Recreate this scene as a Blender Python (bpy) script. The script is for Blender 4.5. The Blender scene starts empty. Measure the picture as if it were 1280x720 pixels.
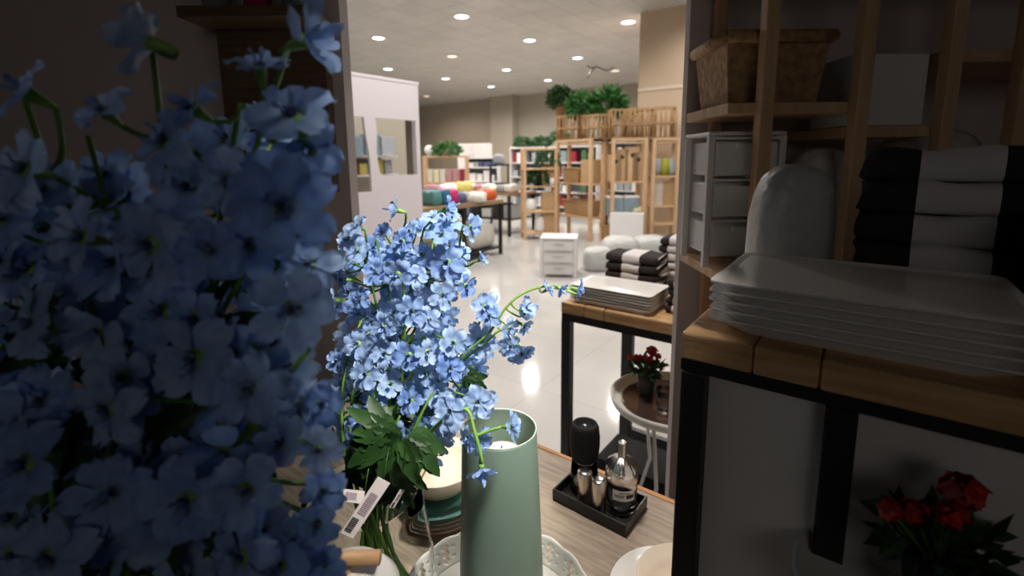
import bpy, bmesh, math, random
from mathutils import Vector, Matrix, Euler
random.seed(7)
PI = math.pi
sc = bpy.context.scene
COL = sc.collection

# ------------------------------------------------------------------ camera
F, PY0, PITCH, ROLL = 600.0, 295.0, math.radians(9), -0.01
EYE = Vector((0, 0, 1.45))
fwd = Vector((0, math.cos(PITCH), -math.sin(PITCH)))
up0 = Vector((0, math.sin(PITCH), math.cos(PITCH)))
rt0 = Vector((1, 0, 0))
RT = math.cos(ROLL) * rt0 + math.sin(ROLL) * up0
UP = -math.sin(ROLL) * rt0 + math.cos(ROLL) * up0
cam_d = bpy.data.cameras.new('camera')
cam = bpy.data.objects.new('camera', cam_d)
COL.objects.link(cam)
m = Matrix((RT, UP, -fwd)).transposed().to_4x4()
m.translation = EYE
cam.matrix_world = m
cam_d.sensor_width = 36
cam_d.lens = F / 1280 * 36
cam_d.shift_y = -(360 - PY0) / 1280
cam_d.clip_start = 0.02
cam_d.dof.use_dof = True
cam_d.dof.focus_distance = 0.72
cam_d.dof.aperture_fstop = 4.0
sc.camera = cam

# ------------------------------------------------------------------ view, world
sc.view_settings.view_transform = 'Standard'
sc.view_settings.look = 'None'
sc.view_settings.gamma = 1
sc.view_settings.use_curve_mapping = False
sc.view_settings.exposure = 0.0
w = bpy.data.worlds.new('world')
sc.world = w
w.use_nodes = True
w.node_tree.nodes['Background'].inputs[0].default_value = (1, 0.93, 0.87, 1)
w.node_tree.nodes['Background'].inputs[1].default_value = 0.0

LAMP_CEIL = 210.0      # watts of each ceiling downlight
SPOT_BOUQUET = 165.0  # watts of the added display spots
SPOT_TRAY = 62.0
SPOT_BACK = 60.0
NEAR_FILL = 3.1            # added weak fill for the dim near zone

# ------------------------------------------------------------------ helpers
EX = Vector((0.8, -0.6, 0))
EY = Vector((0.6, 0.8, 0))
RZ = math.atan2(-0.6, 0.8)

def AB(a, b, z=0.0):
    v = a * EX + b * EY
    return Vector((v.x, v.y, z))

def ray(px, py):
    return fwd + (px - 640) / F * RT + (PY0 - py) / F * UP

def at(px, py, d):
    return EYE + d * ray(px, py)

def onz(px, py, z):
    k = ray(px, py)
    return EYE + (z - EYE.z) / k.z * k

def onp(px, py, n, c):
    k = ray(px, py)
    return EYE + (c - EYE.dot(n)) / k.dot(n) * k

def ground(px, d, z=0.0):
    p = at(px, 200, d)
    return Vector((p.x, p.y, z))

class MB:
    def __init__(s):
        s.v = []; s.f = []; s.sm = []
    def add(s, vs, fs, smooth=False):
        o = len(s.v)
        s.v += [tuple(q) for q in vs]
        s.f += [tuple(i + o for i in f) for f in fs]
        s.sm += [smooth] * len(fs)
        return s
    def box(s, x0, x1, y0, y1, z0, z1):
        vs = [(x, y, z) for x in (x0, x1) for y in (y0, y1) for z in (z0, z1)]
        return s.add(vs, [(0, 1, 3, 2), (4, 6, 7, 5), (0, 4, 5, 1), (2, 3, 7, 6), (0, 2, 6, 4), (1, 5, 7, 3)])
    def lathe(s, prof, n=32, cx=0, cy=0, cz=0, cap0=False, cap1=False):
        vs = []; fs = []
        for (r, z) in prof:
            for i in range(n):
                t = 2 * PI * i / n
                vs.append((cx + r * math.cos(t), cy + r * math.sin(t), cz + z))
        for k in range(len(prof) - 1):
            for i in range(n):
                j = (i + 1) % n
                fs.append((k * n + i, k * n + j, (k + 1) * n + j, (k + 1) * n + i))
        if cap0: fs.append(tuple(range(n - 1, -1, -1)))
        if cap1: fs.append(tuple((len(prof) - 1) * n + i for i in range(n)))
        return s.add(vs, fs, True)
    def tube(s, pts, r, n=8, taper=1.0):
        pts = [Vector(p) for p in pts]
        m_ = len(pts); vs = []; fs = []
        ref = Vector((0.13, 0.31, 0.94))
        for k, p in enumerate(pts):
            t = (pts[min(k + 1, m_ - 1)] - pts[max(k - 1, 0)]).normalized()
            a = t.cross(ref)
            if a.length < 1e-3: a = t.cross(Vector((1, 0, 0)))
            a.normalize(); b = t.cross(a)
            rr = r * (1 + (taper - 1) * k / max(1, m_ - 1))
            for i in range(n):
                q = 2 * PI * i / n
                vs.append(p + rr * (math.cos(q) * a + math.sin(q) * b))
        for k in range(m_ - 1):
            for i in range(n):
                j = (i + 1) % n
                fs.append((k * n + i, k * n + j, (k + 1) * n + j, (k + 1) * n + i))
        fs.append(tuple(range(n - 1, -1, -1))); fs.append(tuple((m_ - 1) * n + i for i in range(n)))
        return s.add(vs, fs, True)
    def xf(s, M):
        s.v = [tuple(M @ Vector(q)) for q in s.v]; return s
    def mesh(s, name):
        me = bpy.data.meshes.new(name)
        me.from_pydata(s.v, [], s.f)
        me.polygons.foreach_set('use_smooth', s.sm)
        me.update()
        bm = bmesh.new(); bm.from_mesh(me)
        bmesh.ops.recalc_face_normals(bm, faces=bm.faces)
        bm.to_mesh(me); bm.free()
        return me

def part(name, mb, mt, parent=None, bevel=0.0, loc=None, rz=None, kind=None, label=None):
    o = bpy.data.objects.new(name, mb.mesh(name) if isinstance(mb, MB) else mb)
    COL.objects.link(o)
    if mt and not o.data.materials: o.data.materials.append(mt)
    if parent: o.parent = parent
    if loc is not None: o.location = loc
    if rz is not None: o.rotation_euler.z = rz
    if bevel:
        b = o.modifiers.new('bevel', 'BEVEL'); b.width = bevel; b.segments = 2; b.limit_method = 'ANGLE'
    if kind: o['kind'] = kind
    if label: o['label'] = label
    return o

def thing(name, label, cat, loc=(0, 0, 0), rz=0.0, group=None):
    o = bpy.data.objects.new(name, None)
    o.empty_display_size = 0.05
    COL.objects.link(o)
    o.location = loc; o.rotation_euler.z = rz
    o['label'] = label; o['category'] = cat
    if group: o['group'] = group
    return o

def tag(o, label, cat, group=None):
    o['label'] = label; o['category'] = cat
    if group: o['group'] = group
    return o

def dup(root, loc=None, rz=None, label=None, group=None, scale=None):
    r = root.copy(); COL.objects.link(r)
    if loc is not None: r.location = loc
    if rz is not None: r.rotation_euler.z = rz
    if scale is not None: r.scale = scale
    if label: r['label'] = label
    if group: r['group'] = group
    for ch in list(root.children):
        c = ch.copy(); COL.objects.link(c); c.parent = r
        for g in list(ch.children):
            d = g.copy(); COL.objects.link(d); d.parent = c
    return r

# ------------------------------------------------------------------ materials
def newmat(name):
    mt = bpy.data.materials.new(name); mt.use_nodes = True
    nt = mt.node_tree
    return mt, nt, nt.nodes['Principled BSDF']

def mat(name, c, rough=0.5, metal=0.0, var=0.0, scale=20.0, bump=0.0, trans=0.0, ior=1.45, alpha=1.0, stretch=None, c2=None, spec=None):
    mt, nt, b = newmat(name)
    b.inputs['Base Color'].default_value = (*c, 1)
    b.inputs['Roughness'].default_value = rough
    b.inputs['Metallic'].default_value = metal
    b.inputs['Transmission Weight'].default_value = trans
    b.inputs['IOR'].default_value = ior
    if spec is not None: b.inputs['Specular IOR Level'].default_value = spec
    if var or bump or c2:
        tc = nt.nodes.new('ShaderNodeTexCoord')
        mp = nt.nodes.new('ShaderNodeMapping')
        nt.links.new(tc.outputs['Object'], mp.inputs[0])
        if stretch: mp.inputs['Scale'].default_value = stretch
        nz = nt.nodes.new('ShaderNodeTexNoise'); nz.inputs['Scale'].default_value = scale; nz.inputs['Detail'].default_value = 4
        nt.links.new(mp.outputs[0], nz.inputs['Vector'])
        if var or c2:
            cr = nt.nodes.new('ShaderNodeValToRGB')
            lo = c2 if c2 else tuple(q * (1 - var) for q in c)
            cr.color_ramp.elements[0].position = 0.35; cr.color_ramp.elements[1].position = 0.65
            cr.color_ramp.elements[0].color = (*lo, 1); cr.color_ramp.elements[1].color = (*c, 1)
            nt.links.new(nz.outputs['Fac'], cr.inputs[0]); nt.links.new(cr.outputs[0], b.inputs['Base Color'])
        if bump:
            bp = nt.nodes.new('ShaderNodeBump'); bp.inputs['Strength'].default_value = bump; bp.inputs['Distance'].default_value = 0.01
            nt.links.new(nz.outputs['Fac'], bp.inputs['Height']); nt.links.new(bp.outputs[0], b.inputs['Normal'])
    return mt

def emis(name, c, s):
    mt, nt, b = newmat(name)
    b.inputs['Base Color'].default_value = (0.8, 0.8, 0.8, 1)
    b.inputs['Emission Color'].default_value = (*c, 1)
    b.inputs['Emission Strength'].default_value = s
    return mt

def tilemat(name, c, seam, size, rough, rot, mortar=0.006, noise=0.05, bump=0.0):
    mt, nt, b = newmat(name)
    tc = nt.nodes.new('ShaderNodeTexCoord'); mp = nt.nodes.new('ShaderNodeMapping')
    mp.inputs['Rotation'].default_value = (0, 0, rot)
    nt.links.new(tc.outputs['Object'], mp.inputs[0])
    br = nt.nodes.new('ShaderNodeTexBrick')
    br.offset = 0; br.squash = 1
    br.inputs['Scale'].default_value = 1.0
    br.inputs['Brick Width'].default_value = size; br.inputs['Row Height'].default_value = size
    br.inputs['Mortar Size'].default_value = mortar; br.inputs['Mortar Smooth'].default_value = 0.3
    br.inputs['Color1'].default_value = (*c, 1); br.inputs['Color2'].default_value = (*[q * (1 - noise) for q in c], 1)
    br.inputs['Mortar'].default_value = (*seam, 1)
    nt.links.new(mp.outputs[0], br.inputs['Vector'])
    nz = nt.nodes.new('ShaderNodeTexNoise'); nz.inputs['Scale'].default_value = 2.2; nz.inputs['Detail'].default_value = 6
    nt.links.new(mp.outputs[0], nz.inputs['Vector'])
    mx = nt.nodes.new('ShaderNodeMixRGB'); mx.blend_type = 'MULTIPLY'; mx.inputs[0].default_value = 0.25
    nt.links.new(br.outputs['Color'], mx.inputs[1]); nt.links.new(nz.outputs['Fac'], mx.inputs[2])
    nt.links.new(mx.outputs[0], b.inputs['Base Color'])
    b.inputs['Roughness'].default_value = rough
    if bump:
        bp = nt.nodes.new('ShaderNodeBump'); bp.inputs['Strength'].default_value = bump
        nt.links.new(br.outputs['Color'], bp.inputs['Height']); nt.links.new(bp.outputs[0], b.inputs['Normal'])
    return mt

def woodmat(name, c1, c2, rough=0.5, stretch=(1.5, 14, 14), scale=6.0, bump=0.15):
    return mat(name, c1, rough, c2=c2, scale=scale, stretch=stretch, bump=bump)

M = {}
M['floor'] = tilemat('floor tile', (0.66, 0.635, 0.61), (0.50, 0.48, 0.46), 0.8, 0.08, -RZ, 0.003, 0.03)
M['ceil'] = tilemat('ceiling tile', (0.72, 0.70, 0.68), (0.5, 0.48, 0.46), 0.6, 0.35, -RZ, 0.012, 0.10)
M['wall'] = mat('beige wall', (0.44, 0.395, 0.32), 0.8, var=0.06, scale=1.0)
M['column'] = mat('tan column', (0.60, 0.46, 0.33), 0.7, var=0.05, scale=1.0)
M['added_wall'] = mat('added taupe partition', (0.62, 0.56, 0.55), 0.8, var=0.05, scale=2)
M['absorber'] = mat('dark soffit', (0.10, 0.09, 0.085), 0.9)
M['white'] = mat('white laminate', (0.80, 0.78, 0.77), 0.4)
M['pinkwhite'] = mat('pinkish white panel', (0.78, 0.72, 0.75), 0.5)
M['black'] = mat('black steel', (0.012, 0.012, 0.013), 0.45, bump=0.02, scale=60)
M['blackmatte'] = mat('black matte', (0.012, 0.011, 0.012), 0.75, spec=0.25)
M['blackgloss'] = mat('black gloss plastic', (0.010, 0.010, 0.011), 0.3)
M['greywood'] = woodmat('weathered grey oak', (0.44, 0.35, 0.265), (0.30, 0.235, 0.175), 0.55, (3.0, 26, 26), 5)
M['orangewood'] = woodmat('orange pine edge', (0.62, 0.31, 0.12), (0.5, 0.22, 0.08))
M['pine'] = woodmat('pine slab', (0.66, 0.42, 0.21), (0.46, 0.26, 0.11), 0.5, (2, 16, 16), 5)
M['rack'] = woodmat('light pine rack', (0.66, 0.45, 0.27), (0.55, 0.35, 0.19), 0.6, (12, 12, 1.5), 4)
M['tablewood'] = woodmat('brown oak', (0.36, 0.24, 0.14), (0.25, 0.16, 0.09))
M['darkwood'] = woodmat('dark brown wood', (0.16, 0.10, 0.06), (0.10, 0.06, 0.035))
M['wicker'] = mat('wicker', (0.50, 0.31, 0.15), 0.7, c2=(0.30, 0.17, 0.08), scale=60, bump=0.6)
M['ceramic'] = mat('white ceramic', (0.82, 0.79, 0.75), 0.2)
M['cream'] = mat('cream ceramic', (0.80, 0.68, 0.55), 0.12)
M['pinkcream'] = mat('pale pinkish stoneware', (0.62, 0.52, 0.46), 0.3)
M['teal'] = mat('teal glaze', (0.13, 0.30, 0.27), 0.2)
M['sage'] = mat('sage green ceramic', (0.21, 0.305, 0.245), 0.42, var=0.05, scale=3)
M['enamel'] = mat('white enamel metal', (0.80, 0.79, 0.74), 0.3)
M['steel'] = mat('brushed steel', (0.62, 0.56, 0.50), 0.28, 1.0, var=0.15, scale=30, stretch=(1, 1, 0.05))
M['chrome'] = mat('polished steel', (0.78, 0.74, 0.70), 0.24, 1.0)
M['glass'] = mat('clear glass', (0.96, 0.98, 0.97), 0.02, trans=1.0, ior=1.06)
M['glassjar'] = mat('jar glass', (0.93, 0.96, 0.95), 0.03, trans=1.0, ior=1.18)
M['glassthick'] = mat('ribbed glass', (0.9, 0.93, 0.93), 0.05, trans=1.0, ior=1.3)
M['bamboo'] = woodmat('bamboo', (0.70, 0.43, 0.22), (0.6, 0.34, 0.16))
M['paper'] = mat('tag paper', (0.80, 0.75, 0.73), 0.6)
M['ink'] = mat('print ink', (0.03, 0.03, 0.035), 0.6)
M['inkgrey'] = mat('grey print', (0.28, 0.22, 0.26), 0.6)
M['towelwhite'] = mat('white terry', (0.82, 0.79, 0.77), 0.9, bump=0.5, scale=90)
M['sack'] = mat('white plastic wrap', (0.58, 0.58, 0.56), 0.35, bump=1.0, scale=14)
M['frost'] = mat('translucent white plastic', (0.78, 0.79, 0.78), 0.3)
M['leaf'] = mat('dark leaf', (0.030, 0.085, 0.018), 0.5, c2=(0.014, 0.045, 0.010), scale=25)
M['leafmid'] = mat('mid leaf', (0.06, 0.20, 0.04), 0.5, c2=(0.02, 0.09, 0.02), scale=25)
M['leafdull'] = mat('dull leaf', (0.10, 0.20, 0.09), 0.6, c2=(0.04, 0.10, 0.04), scale=25)
M['stem'] = mat('green stem', (0.13, 0.27, 0.04), 0.45, c2=(0.07, 0.17, 0.025), scale=30)
M['calyx'] = mat('lime calyx', (0.26, 0.46, 0.09), 0.45, c2=(0.15, 0.32, 0.06), scale=30)
M['eye'] = mat('blue grey flower eye', (0.05, 0.08, 0.20), 0.6)
M['red'] = mat('red petals', (0.62, 0.03, 0.015), 0.5, c2=(0.35, 0.01, 0.01), scale=60)
M['lamp_white'] = emis('cool lamp', (0.96, 1.0, 0.97), 5)
M['lamp_warm'] = emis('warm lamp', (1.0, 0.70, 0.50), 1.6)
for nm, c in dict(magenta=(0.55, 0.03, 0.16), petrol=(0.02, 0.14, 0.25), tealcloth=(0.10, 0.26, 0.25), navy=(0.10, 0.12, 0.22),
                  orange=(0.75, 0.12, 0.04), yellow=(0.65, 0.55, 0.15), lemon=(0.80, 0.74, 0.50), olive=(0.30, 0.32, 0.02),
                  greycloth=(0.34, 0.35, 0.38), pink=(0.55, 0.28, 0.30), cardboard=(0.52, 0.34, 0.18), greyblue=(0.25, 0.33, 0.38),
                  silver=(0.42, 0.45, 0.48), darkred=(0.30, 0.02, 0.04), bed=(0.74, 0.70, 0.62), charcoal=(0.04, 0.035, 0.035)).items():
    M[nm] = mat(nm, c, 0.6, var=0.12, scale=18)

def petalmat():
    mt, nt, b = newmat('blue delphinium petal')
    N = nt.nodes; L = nt.links
    tc = N.new('ShaderNodeTexCoord'); ln = N.new('ShaderNodeVectorMath'); ln.operation = 'LENGTH'
    L.new(tc.outputs['Object'], ln.inputs[0])
    cr = N.new('ShaderNodeValToRGB')
    e = cr.color_ramp.elements
    e[0].position = 0.08; e[0].color = (0.42, 0.56, 0.60, 1)
    e[1].position = 0.95; e[1].color = (0.50, 0.68, 0.93, 1)
    q = e.new(0.35); q.color = (0.43, 0.61, 0.88, 1)
    L.new(ln.outputs['Value'], cr.inputs[0])
    oi = N.new('ShaderNodeObjectInfo')
    cr2 = N.new('ShaderNodeValToRGB'); f = cr2.color_ramp.elements
    f[0].position = 0.0; f[0].color = (0.50, 0.62, 0.86, 1)
    f[1].position = 1.0; f[1].color = (1, 1, 1, 1)
    q = f.new(0.45); q.color = (0.74, 0.82, 0.96, 1)
    L.new(oi.outputs['Random'], cr2.inputs[0])
    mx = N.new('ShaderNodeMixRGB'); mx.blend_type = 'MULTIPLY'; mx.inputs[0].default_value = 1
    L.new(cr.outputs[0], mx.inputs[1]); L.new(cr2.outputs[0], mx.inputs[2])
    nz = N.new('ShaderNodeTexNoise'); nz.inputs['Scale'].default_value = 3.5
    L.new(tc.outputs['Object'], nz.inputs['Vector'])
    cr3 = N.new('ShaderNodeValToRGB'); g = cr3.color_ramp.elements
    g[0].position = 0.3; g[0].color = (0.78, 0.78, 0.92, 1); g[1].position = 0.6; g[1].color = (1, 1, 1, 1)
    L.new(nz.outputs['Fac'], cr3.inputs[0])
    m2 = N.new('ShaderNodeMixRGB'); m2.blend_type = 'MULTIPLY'; m2.inputs[0].default_value = 1
    L.new(mx.outputs[0], m2.inputs[1]); L.new(cr3.outputs[0], m2.inputs[2])
    L.new(m2.outputs[0], b.inputs['Base Color'])
    b.inputs['Roughness'].default_value = 0.55
    tr = N.new('ShaderNodeBsdfTranslucent'); L.new(m2.outputs[0], tr.inputs[0])
    ms = N.new('ShaderNodeMixShader'); ms.inputs[0].default_value = 0.35
    L.new(b.outputs[0], ms.inputs[1]); L.new(tr.outputs[0], ms.inputs[2])
    L.new(ms.outputs[0], N['Material Output'].inputs['Surface'])
    return mt
M['petal'] = petalmat()

def towelmat():
    mt, nt, b = newmat('black and white striped terry')
    N = nt.nodes; L = nt.links
    tc = N.new('ShaderNodeTexCoord'); sx = N.new('ShaderNodeSeparateXYZ'); L.new(tc.outputs['Object'], sx.inputs[0])
    ma = N.new('ShaderNodeMath'); ma.operation = 'MULTIPLY_ADD'; ma.inputs[1].default_value = 1 / 0.15; ma.inputs[2].default_value = 0.75
    L.new(sx.outputs[0], ma.inputs[0])
    fr = N.new('ShaderNodeMath'); fr.operation = 'FRACT'; L.new(ma.outputs[0], fr.inputs[0])
    gt = N.new('ShaderNodeMath'); gt.operation = 'GREATER_THAN'; gt.inputs[1].default_value = 0.5; L.new(fr.outputs[0], gt.inputs[0])
    mx = N.new('ShaderNodeMixRGB'); mx.inputs[1].default_value = (0.03, 0.022, 0.022, 1); mx.inputs[2].default_value = (0.78, 0.74, 0.73, 1)
    L.new(gt.outputs[0], mx.inputs[0]); L.new(mx.outputs[0], b.inputs['Base Color'])
    b.inputs['Roughness'].default_value = 0.95
    nz = N.new('ShaderNodeTexNoise'); nz.inputs['Scale'].default_value = 80
    bp = N.new('ShaderNodeBump'); bp.inputs['Strength'].default_value = 0.5; bp.inputs['Distance'].default_value = 0.005
    L.new(nz.outputs[0], bp.inputs['Height']); L.new(bp.outputs[0], b.inputs['Normal'])
    return mt
M['towel'] = towelmat()

# ------------------------------------------------------------------ added spots over the display area
def spot(name, loc, target, power, deg, blend=0.08, col=(1, 0.93, 0.86), size=0.10):
    l = bpy.data.lights.new(name, 'SPOT'); l.energy = power; l.spot_size = math.radians(deg); l.spot_blend = blend
    l.color = col; l.shadow_soft_size = size
    o = bpy.data.objects.new(name, l); COL.objects.link(o)
    o.location = loc
    o.rotation_euler = (Vector(target) - Vector(loc)).to_track_quat('-Z', 'Y').to_euler()
    return o

# ------------------------------------------------------------------ room shell
H = 4.15
def struct(name, mb, mt, **k): return part(name, mb, mt, kind='structure', **k)
def abbox(mb, a0, a1, b0, b1, z0, z1):
    vs = [AB(a, b, z) for a in (a0, a1) for b in (b0, b1) for z in (z0, z1)]
    return mb.add(vs, [(0, 1, 3, 2), (4, 6, 7, 5), (0, 4, 5, 1), (2, 3, 7, 6), (0, 2, 6, 4), (1, 5, 7, 3)])
A0, A1, B0, B1 = -22, 7, -8, 17.1
struct('floor', abbox(MB(), A0, A1, B0, B1, -0.1, 0), M['floor'])
struct('ceiling', abbox(MB(), A0, A1, B0, B1, H, H + 0.1), M['ceil'])
struct('wall_back', abbox(MB(), A0, A1, B1, B1 + 0.2, 0, H), M['wall'])
struct('wall_front', abbox(MB(), A0, A1, B0 - 0.2, B0, 0, H), M['absorber'])
struct('wall_left', abbox(MB(), A0 - 0.2, A0, B0 - 0.2, B1 + 0.2, 0, H), M['wall'])
struct('wall_right', abbox(MB(), A1, A1 + 0.2, B0 - 0.2, B1 + 0.2, 0, H), M['wall'])
# pilaster on the back wall, beige column on the right
p = onp(615, 160, EY, 16.7); q = onp(642, 160, EY, 16.7)
struct('trim_1', abbox(MB(), p.dot(EX), q.dot(EX), 16.6, B1, 0, H), M['wall'])
struct('trim_2', abbox(MB(), -3.77, -2.75, 9.12, 10.1, 0, H), M['column'])
struct('trim_3', abbox(MB(), -3.775, -2.745, 9.105, 9.12, 2.72, 2.78), mat('pale band', (0.72, 0.60, 0.46), 0.6))
# added light blockers dimming the near sides: low dark soffit and two taupe partitions
struct('trim_4', MB().box(-6, 5, -3, 3.0, 2.5, H - 0.005), M['absorber'])  # added unseen block keeping room lamps off the near zone
struct('trim_5', MB().box(-5.0, -0.535, 1.60, 1.68, 0, 2.5), M['added_wall'])
struct('trim_6', MB().box(0.4335, 4.2, 1.22, 1.25, 0, 2.5), M['added_wall'])
struct('trim_7', MB().box(-5.0, 4.2, -2.6, -2.5, 0, 2.5), M['added_wall'])

# ------------------------------------------------------------------ ceiling downlights
def downlight(loc, warm, label, on=True, power=None):
    t = thing('ceiling_light', label, 'ceiling light', loc, 0, 'round downlights in the ceiling')
    part('trim_ring', MB().lathe([(0.13, 0.0), (0.165, 0.0), (0.17, -0.015), (0.14, -0.02), (0.13, -0.015), (0.13, 0)], 28), M['white'], t)
    part('lamp_lens', MB().lathe([(0.0, -0.022), (0.07, -0.020), (0.12, -0.012), (0.13, -0.002)], 28), M['lamp_warm'] if warm else M['lamp_white'], t)
    l = bpy.data.lights.new('downlight', 'SPOT'); l.energy = power or LAMP_CEIL; l.spot_size = math.radians(165); l.spot_blend = 0.5
    l.color = (1, 0.80, 0.66) if warm else (1, 0.955, 0.90); l.shadow_soft_size = 0.12
    o = bpy.data.objects.new('downlight', l); COL.objects.link(o); o.parent = t; o.location = (0, 0, -0.06)
LP = [(577, 20, 0, 'large downlight nearest the top centre of the ceiling'),
      (473, 47, 0, 'downlight at far left above the white display panel, upper one'),
      (565, 70, 1, 'warm toned downlight left of centre in the ceiling'),
      (485, 86, 0, 'downlight just above the top edge of the white display panel'),
      (662, 50, 0, 'cool white downlight right of centre, second row'),
      (785, 27, 0, 'downlight beside the top of the tan column'),
      (633, 87, 0, 'downlight above the pilaster on the back wall'),
      (557, 98, 0, 'small downlight left of centre near the back wall'),
      (722, 72, 0, 'downlight to the left of the dangling ceiling wire'),
      (769, 88, 1, 'warm downlight at the end of the dangling wire by the tan column'),
      (685, 100, 0, 'downlight directly above the dark round bush on the rack'),
      (614, 108, 0, 'small downlight close to the back wall above the pilaster top'),
      (533, 120, 1, 'smallest, farthest warm downlight near the white display panel')]
for (x, y, wm, lb) in LP:
    downlight(onz(x, y, H), wm, lb)
for (X, Y) in ((-0.6, 3.8), (1.3, 3.9), (-1.2, 5.4), (1.6, 5.6), (0.2, 7.2), (-3.6, 7.2), (3.4, 7.6), (-4.6, 10.5), (4.8, 11.5)):  # added lamps brightening the near floor
    downlight(Vector((X, Y, H)), 0, 'added unseen cool white downlight above the front aisle', power=LAMP_CEIL * 0.8)
# dangling wire
o = part('ceiling_wire', MB().tube([onz(733, 82, H) , onz(733, 82, H) + Vector((0.15, 0, -0.08)), at(745, 83, 13), at(757, 88, 13.3), onz(766, 87, H)], 0.018, 6)
         .tube([at(745, 83, 13), at(738, 90, 13), at(734, 98, 13)], 0.02, 6), M['charcoal'])
tag(o, 'loose dark wire dangling from the ceiling beside a warm downlight', 'cable')

# added spots confining light to the centre, fixed under the soffit edge
def fill_spot(loc, target, power, deg, label):
    t = thing('added_spot', label, 'added_spot', loc, 0, 'added spots over the display tables')
    d = (Vector(target) - Vector(loc)).normalized()
    mb = MB().lathe([(0.028, -0.05), (0.034, -0.045), (0.034, 0.07), (0.02, 0.08)], 20, cap1=True)
    mb.xf(d.to_track_quat('-Z', 'Y').to_matrix().to_4x4())
    part('lamp_head', mb, M['black'], t)
    part('mounting_arm', MB().tube([(0, 0, 0.03), (0, 0, 2.5 - loc[2])], 0.008), M['black'], t)
    s = spot('added_spot_lamp', Vector(loc) + d * 0.06, target, power, deg)
fill_spot((0.45, 0.10, 2.38), tuple(at(530, 470, 0.74)), SPOT_BOUQUET, 21.5, 'unseen black spotlight aimed at the blue bouquet')
fill_spot((0.08, 0.98, 2.38), (0.07, 0.88, 0.76), SPOT_TRAY, 31, 'unseen black spotlight aimed at the condiment tray')
fill_spot((0.30, 1.62, 2.38), (0.42, 1.95, 0.9), SPOT_BACK, 50, 'unseen black spotlight aimed at the platters')
l = bpy.data.lights.new('near_fill_lamp', 'AREA'); l.energy = NEAR_FILL; l.size = 1.2; l.color = (1, 0.94, 0.88)  # added unseen fill behind the camera
o = bpy.data.objects.new('near_fill_lamp', l); COL.objects.link(o); o.location = (0.2, -2.2, 2.2); o.rotation_euler = (math.radians(68), 0, 0)

# ------------------------------------------------------------------ front table
ft = thing('display_table', 'front display table with a weathered grey-brown wooden top holding the vases', 'table', AB(0, 0), RZ)
TB = 0.905
part('tabletop', MB().box(-1.22, 0.75, 0.03, TB, 0.715, 0.75), M['greywood'], ft, 0.003)
part('edge_strip', MB().box(-1.22, 0.75, TB, TB + 0.012, 0.70, 0.751), M['orangewood'], ft, 0.002, label='orange pine edge strip')
part('apron', MB().box(-1.17, 0.70, 0.08, TB - 0.05, 0.66, 0.714), M['black'], ft)
for (a, b) in ((-1.15, 0.1), (-1.15, TB - 0.08), (0.68, 0.1), (0.68, TB - 0.08)):
    part('leg', MB().box(a - 0.025, a + 0.025, b - 0.025, b + 0.025, 0, 0.66), M['black'], ft)

# ------------------------------------------------------------------ back table (pine slabs on black frame)
bt = thing('display_table', 'pine-topped table on a black square-tube frame beyond the condiment tray', 'table', AB(0, 0), RZ)
c0 = onz(701, 377, 0.9); ca, cb = c0.dot(EX), c0.dot(EY)
W2, D2 = 0.78, 0.62
x = ca
for k, wd in enumerate((0.10, 0.085, 0.595)):
    part('plank', MB().box(x, x + wd - 0.002, cb, cb + D2, 0.855, 0.9), M['pine'], bt, 0.006)
    x += wd
part('frame', MB().box(ca + 0.002, ca + W2 - 0.002, cb + 0.004, cb + 0.034, 0.825, 0.854).box(ca + 0.002, ca + W2 - 0.002, cb + D2 - 0.034, cb + D2 - 0.004, 0.825, 0.854)
     .box(ca + 0.002, ca + 0.034, cb + 0.034, cb + D2 - 0.034, 0.825, 0.854).box(ca + W2 - 0.034, ca + W2 - 0.002, cb + 0.034, cb + D2 - 0.034, 0.825, 0.854), M['black'], bt)
for (a, b) in ((ca + 0.02, cb + 0.02), (ca + W2 - 0.02, cb + 0.02), (ca + 0.024, cb + D2 - 0.026), (ca + W2 - 0.024, cb + D2 - 0.026)):
    hw = 0.028 if (b > cb + 0.3 and a < ca + 0.1) else 0.019
    part('leg', MB().box(a - hw + (hw - .019), a + hw + (hw - .019), b - 0.019, b + 0.019, 0, 0.825), M['black'], bt, 0.003)
part('stretcher', MB().box(ca + 0.04, ca + W2 - 0.04, cb + D2 - 0.04, cb + D2 - 0.01, 0.04, 0.10), M['black'], bt)
part('stretcher', MB().box(ca + 0.043, ca + W2 - 0.043, cb + D2 - 0.04, cb + D2 - 0.01, 0.30, 0.345), M['black'], bt)
# black crate under it
p = onz(815, 612, 0.0)
cr = part('storage_crate', MB().box(-0.03, 0.34, 0, 0.22, 0, 0.14).box(-0.035, 0.345, -0.005, 0.225, 0.14, 0.155), M['blackmatte'], None, 0.004, loc=AB(ca + 0.10, cb + 0.20), rz=RZ)
tag(cr, 'black crate on the floor under the pine-topped table', 'crate')

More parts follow.
